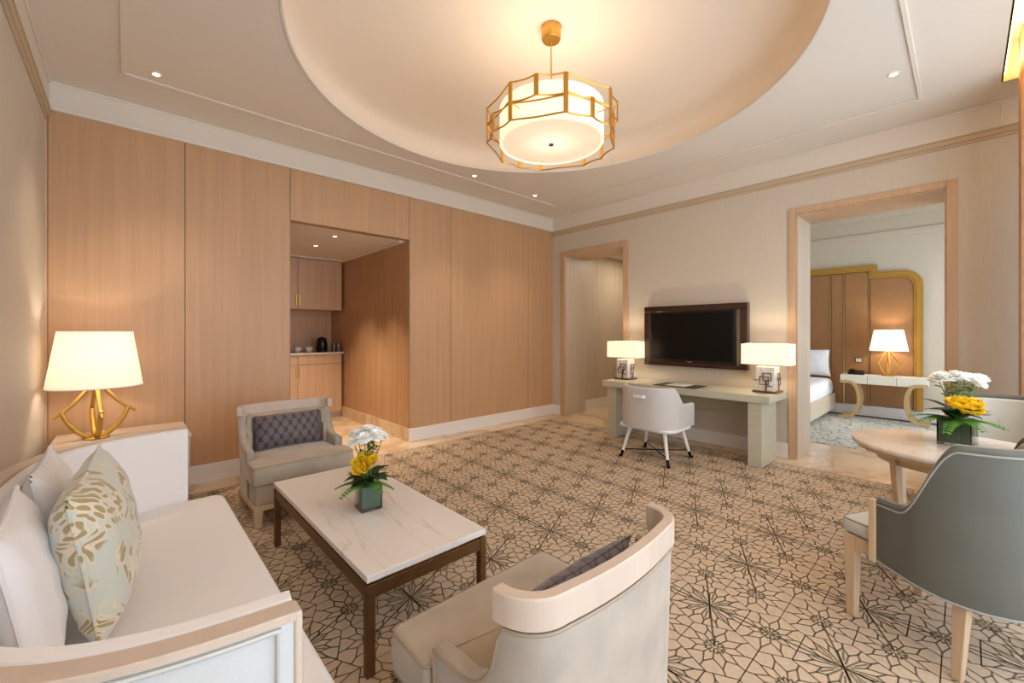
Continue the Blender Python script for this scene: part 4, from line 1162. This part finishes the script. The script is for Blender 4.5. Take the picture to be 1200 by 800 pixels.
# ------------------------------------------------------------------ dining chairs
def dining_chair(loc, rz, lab):
    t = thing('dining_chair', lab, 'chair', loc, rz, 'tub dining chairs')
    W, Rr = .305, .335; path = []
    yf = .115
    path = [(-W+.008, yf), (-W, yf-.04), (-W-.004, yf-.08), (-W-.006, .0)]
    n = 30
    for k in range(n+1):
        a = PI+PI*k/n; path.append(((W+.01)*math.cos(a), -.03+.31*math.sin(a)))
    path += [(W+.006, .0), (W+.004, yf-.08), (W, yf-.04), (W-.008, yf)]
    # resample
    L = [0]
    for i in range(1, len(path)): L.append(L[-1]+math.dist(path[i-1], path[i]))
    pp = []
    for k in range(101):
        d = L[-1]*k/100; i = min(max(j for j in range(len(L)) if L[j] <= d+1e-9), len(path)-2); q = (d-L[i])/(L[i+1]-L[i]); pp.append((path[i][0]*(1-q)+path[i+1][0]*q, path[i][1]*(1-q)+path[i+1][1]*q))
    def top(i, p):
        y = p.y
        if y > .02: return .628
        q = min(1, (.02-y)/.19); q = q*q*(3-2*q); return .628+.312*q
    def bot(i, p):
        q = min(1, max(0, (yf-p.y)/.45)); return .345-.05*math.sin(q*PI/2)
    m = MB(); m.strip(pp, .05, bot, top); m.build('tub_shell', 'velvet_grey', t)
    def offp(p, d):
        o = []
        for i in range(len(p)):
            a = Vector(p[max(i-1, 0)]); b_ = Vector(p[min(i+1, len(p)-1)]); e = (b_-a).normalized(); q = Vector(p[i])+Vector((-e.y, e.x))*d; o.append((q.x, q.y))
        return o
    oo = offp(pp, -.001)
    m = MB(); m.tube([(q[0], q[1], top(0, Vector(q))-.028) for q in oo], .0045, 6); m.tube([(q[0], q[1], bot(0, Vector(q))) for q in oo], .005, 6)
    m.build('piping', 'pipe_grey', t)
    ii = offp(pp, .05)
    inner = [q for q in ii if q[1] < .02]
    m = MB(); m.strip(inner, .028, .44, lambda i, p: top(0, p)-.03); m.build('inner_back', 'leather_grey', t)
    i2 = offp(pp, .080); mid = i2[50]
    for q in (-12, 0, 12):
        for z in (.62, .76):
            p = i2[50+q]
            m = MB(); m.lathe([(.0001,-.004),(.011,-.003),(.011,.003),(.0001,.005)], 12); o = m.build('button', 'leather_grey', t)
            dr = Vector((-p[0], -p[1]+.0, 0)).normalized(); o.matrix_local = Matrix.Translation((p[0], p[1], z)) @ dr.to_track_quat('Z', 'Y').to_matrix().to_4x4()
    for sx in (-1, 1):
        x = sx*(W-.006)
        m = MB(); m.box(x-.024 if sx > 0 else x-.008, yf-.002, .33, x+.008 if sx > 0 else x+.024, yf+.026, .618); m.build('arm_post', 'chair_wood', t, bevel=.004)
        m = MB(); m.add([(sx*.235,.225,0),(sx*.270,.225,0),(sx*.270,.262,0),(sx*.235,.262,0),(sx*.228,.215,.40),(sx*.278,.215,.40),(sx*.278,.270,.40),(sx*.228,.270,.40)], [(0,3,2,1),(4,5,6,7),(0,1,5,4),(1,2,6,5),(2,3,7,6),(3,0,4,7)]); m.build('front_leg', 'chair_wood', t, bevel=.004)
        m = MB(); m.add([(sx*.256,-.175,0),(sx*.286,-.175,0),(sx*.286,-.143,0),(sx*.256,-.143,0),(sx*.215,-.185,.34),(sx*.258,-.185,.34),(sx*.258,-.135,.34),(sx*.215,-.135,.34)], [(0,3,2,1),(4,5,6,7),(0,1,5,4),(1,2,6,5),(2,3,7,6),(3,0,4,7)]); m.build('rear_leg', 'chair_wood', t, bevel=.004)
        m = MB(); m.box(sx*.262-.018, -.10, .335, sx*.262+.012, .215, .40); m.build('side_rail', 'chair_wood', t, bevel=.003)
    m = MB(); m.box(-.228, .232, .345, .228, .262, .40); m.build('front_rail', 'chair_wood', t, bevel=.003)
    st = round_poly([(-.24,-.20),(.24,-.20),(.245,.08),(.278,.145),(.272,.285),(-.272,.285),(-.278,.145),(-.245,.08)], [.12,.12,.01,.01,.03,.03,.01,.01])
    cushion_mb(st, .402, .478, .02, .012).build('seat_cushion', 'seat_grey', t)
    m = MB(); m.tube([(x, y, .470) for x, y in inset_poly(st, .004)], .004, 6, True); m.build('cushion_piping', 'pipe_grey', t)
    return t
dc = dining_chair((2.763, .05, FZ), R(-25), 'grey tub dining chair on the camera side of the round table')
d2 = copy_tree(dc); d2.location = (4.40, -.185, FZ); d2.rotation_euler = (0, 0, R(157-90)); d2['label'] = 'grey tub dining chair beyond the round table, its buttoned back showing'

# ------------------------------------------------------------------ curtain
def curtain():
    v = []; n = 90; x0, x1 = 4.76, 4.995; zb, zt = .012, ZC+.28
    pts = []
    for i in range(n+1):
        q = i/n; pts.append((x0+(x1-x0)*q, -.355+.075*math.sin(q*2*PI*4.25)))
    m = MB()
    for z0_, z1_ in ((zb, zt),):
        m.strip(pts, .006, z0_, z1_)
    tag(m.build('curtain', 'curtain_fabric'), 'tan floor-length curtain gathered at the end of the window wall', 'curtain')
    m = MB(); m.box(XL, -.36, ZC+.285, GX0, -.34, ZC+.30); tag(m.build('curtain_track', 'window_frame'), 'white curtain track inside the ceiling slot', 'curtain track')
curtain()
m = MB(); m.box(XL+.1, GY0-.014, ZC+.04, GX0-.02, GY0-.002, ZC+.09); tag(m.build('slot_light', 'slot_led'), 'warm light strip inside the ceiling slot above the curtain', 'light strip')

# ------------------------------------------------------------------ bedroom
def bedroom():
    X = 9.145
    # headboard outline in (y, z); stepped gold frame with a rounded outer corner
    t = thing('headboard', 'brown leather headboard panel with stepped gold frame in the bedroom', 'headboard', (X, 1.5, 0))
    oy = -1.5
    def arcpts(cy, cz, r_, a0, a1, n=10): return [(cy+r_*math.cos(a0+(a1-a0)*k/n), cz+r_*math.sin(a0+(a1-a0)*k/n)) for k in range(n+1)]
    def extr(poly, xa, xb, mb):
        k = len(poly); v = [(xa, p[0]+oy, p[1]) for p in poly]+[(xb, p[0]+oy, p[1]) for p in poly]
        mb.add(v, [tuple(range(k)), tuple(range(2*k-1, k-1, -1))]+[(i, i+k, (i+1) % k+k, (i+1) % k) for i in range(k)])
    def outline(d):
        return [(.441+d, .17)]+arcpts(.441+d+.24-d*.6, 2.40-d-.24+d*.6, .24-d*.6, PI, PI/2)[0:]+[(.985+d, 2.40-d), (.985+d, 2.525-d), (2.85, 2.525-d), (2.85, .17)]
    for d0, d1, dep in ((0, .035, .05), (.035, .070, .075), (.070, .105, .05)):
        a, b_ = outline(d0), outline(d1); mb = MB(); k = len(a)-1
        for i in range(k-1):
            p, q, r_, s = a[i], a[i+1], b_[i+1], b_[i]
            v = [(0, p[0]+oy, p[1]), (0, q[0]+oy, q[1]), (0, r_[0]+oy, r_[1]), (0, s[0]+oy, s[1])]; v += [(-dep, y, z) for _, y, z in v]
            mb.add(v, [(0,1,2,3),(7,6,5,4),(0,4,5,1),(1,5,6,2),(2,6,7,3),(3,7,4,0)], 0, False)
        mb.build('gold_frame', 'gold_paint', t)
    i_ = outline(.105)
    small = [(i_[0][0], .19)]+i_[1:-4]+[(1.072, 2.295), (1.072, .19)]
    mb = MB(); extr(small, -.035, 0, mb); mb.build('leather_panel', 'headboard_leather', t, bevel=.006)
    for y0, y1 in ((1.10, 1.41), (1.432, 1.595), (1.617, 2.0), (2.02, 2.85)):
        mb = MB(); mb.box(-.035, y0+oy, .19, 0, y1+oy, 2.415); mb.build('leather_panel', 'headboard_leather', t, bevel=.008)
    for y in (1.088, 1.42, 1.606, 2.01):
        mb = MB(); mb.box(-.042, y-.008+oy, .17, 0, y+.008+oy, 2.42 if y > 1.09 else 2.42); mb.build('gold_bead', 'brass_light', t)
    s = MB(); s.box(-.046, 1.175+oy, .895, -.036, 1.265+oy, .975); o = s.build('wall_socket', 'black_plastic', t, bevel=.002)
    s = MB(); s.box(-.048, 1.185+oy, .905, -.046, 1.218+oy, .965); s.box(-.048, 1.224+oy, .905, -.046, 1.255+oy, .965); s.build('rocker', 'paper', o)
    # bed
    b_ = thing('bed', 'white made bed seen through the bedroom doorway', 'bed', (8.20, 2.35, FZ))
    m = MB(); m.box(-.85, -.82, .08, .85, .50, .34); m.build('bed_base', 'bed_base', b_, bevel=.01)
    for x in (-.75, .75):
        for y in (-.72, .4):
            m = MB(); m.tube([(x, y, 0), (x, y, .08)], .03, 10); m.build('leg', 'bronze', b_)
    out = round_poly([(-.86,-.80),(.85,-.80),(.85,.50),(-.86,.50)], .12)
    cushion_mb(out, .30, .60, .09, .03).build('duvet', 'linen', b_)
    p = thing('bed_pillow', 'white pillow standing against the headboard on the bed', 'pillow', (8.91, 1.93, .875), R(90)); p.rotation_euler = (R(-10), 0, R(90))
    mb, e = pillow_mb(.70, .46, .17, 20, .06, .006, 4); mb.build('cover', 'linen', p); m = MB(); m.tube(e, .006, 6, True); m.build('piping', 'linen', p)
    # console
    c = thing('bedside_console', 'white bedside console on curved wooden legs', 'console', (8.80, .88, FZ))
    m = MB(); m.box(-.16, -.515, .57, .20, .515, .705); m.build('top_box', 'console_white', c, bevel=.003)
    for y in (-.17, .17):
        m = MB(); m.box(-.1615, y-.002, .575, -.159, y+.002, .70); m.build('drawer_joint', 'seam_dark', c)
    for s in (-1, 1):
        for x in (-.17, .14):
            pts = [(x, s*.515, .595), (x, s*.42, .598), (x, s*.35, .58), (x, s*.30, .50), (x, s*.275, .38), (x, s*.275, .26), (x, s*.30, .14), (x, s*.35, .06), (x, s*.42, .028), (x, s*.53, .024)]
            sm = [Vector(pts[0])]
            for i in range(len(pts)-1):
                p0, p1 = Vector(pts[i]), Vector(pts[i+1]); sm += [p0*.75+p1*.25, p0*.25+p1*.75]
            sm.append(Vector(pts[-1]))
            m = MB(); m.sweep(sm, [(-.022,-.022),(.022,-.022),(.022,.022),(-.022,.022)], up=(1,0,0)); m.build('curved_leg', 'console_wood', c)
    z = FZ+.705
    ph = thing('bedside_phone', 'small black telephone on the bedside console', 'telephone', (8.78, 1.21, z))
    m = MB(); m.add([(-.06,-.10,0),(.08,-.10,0),(.08,.10,0),(-.06,.10,0),(-.055,-.10,.035),(.075,-.10,.07),(.075,.10,.07),(-.055,.10,.035)], [(0,3,2,1),(4,5,6,7),(0,1,5,4),(1,2,6,5),(2,3,7,6),(3,0,4,7)]); m.build('body', 'black_plastic', ph, bevel=.004)
    m = MB(); m.box(-.03, .03, .062, .075, .075, .095); m.build('handset', 'black_plastic', ph, bevel=.01)
    branch_lamp((8.84, .82, z), 'table lamp with gold branch base on the bedside console', 'shade_bed', .235, .175, .335, .395, 6, R(10), .008)
    light('bedside_lamp_bulb', 'POINT', (8.84, .82, z+.56), 13, (1, .80, .58), .035)
bedroom()

# ------------------------------------------------------------------ daylight and room light
DAY = (.86, .93, 1.0)
light('daylight_windows', 'AREA', (2.2, YF-.30, 1.65), 125, DAY, 5.2, (R(90), 0, 0), 2.9)
light('daylight_bedroom', 'AREA', (7.55, -1.1, 1.6), 72, (.90, .95, 1.0), 2.4, (R(90), 0, 0), 2.7)
light('corridor_fill', 'AREA', (7.0, 3.9, 2.83), 14, (1, .86, .68), .4, (0, 0, 0))  # unseen fill light added for the closed corridor, no fixture modelled
w = bpy.data.worlds.new('sky'); scene.world = w; w.use_nodes = True
bg = w.node_tree.nodes['Background']; bg.inputs['Color'].default_value = (.62, .78, 1.0, 1); bg.inputs['Strength'].default_value = 1.2

# ------------------------------------------------------------------ camera
cam = bpy.data.cameras.new('camera'); co = bpy.data.objects.new('camera', cam); COL.objects.link(co)
co.location = (0, 0, 1.4); co.rotation_euler = (R(90), 0, R(47.3-90)); cam.sensor_width = 36; cam.lens = 490/1200*36
cam.shift_y = -10.5/1200; cam.clip_start = .02; cam.clip_end = 60
scene.camera = co
vs = scene.view_settings; vs.view_transform = 'Standard'; vs.look = 'None'; vs.gamma = 1; vs.exposure = 0.0; vs.use_curve_mapping = False
scene.cycles.use_denoising = True; scene.cycles.max_bounces = 8; scene.cycles.diffuse_bounces = 5; scene.cycles.transparent_max_bounces = 12
scene.cycles.sample_clamp_indirect = 6; scene.cycles.caustics_reflective = False; scene.cycles.caustics_refractive = False

light('slot_glow', 'AREA', (2.3, -.225, ZC+.07), 40, (1, .70, .34), 5.2, (R(-112), 0, 0), .05)
vs.exposure = 0.28
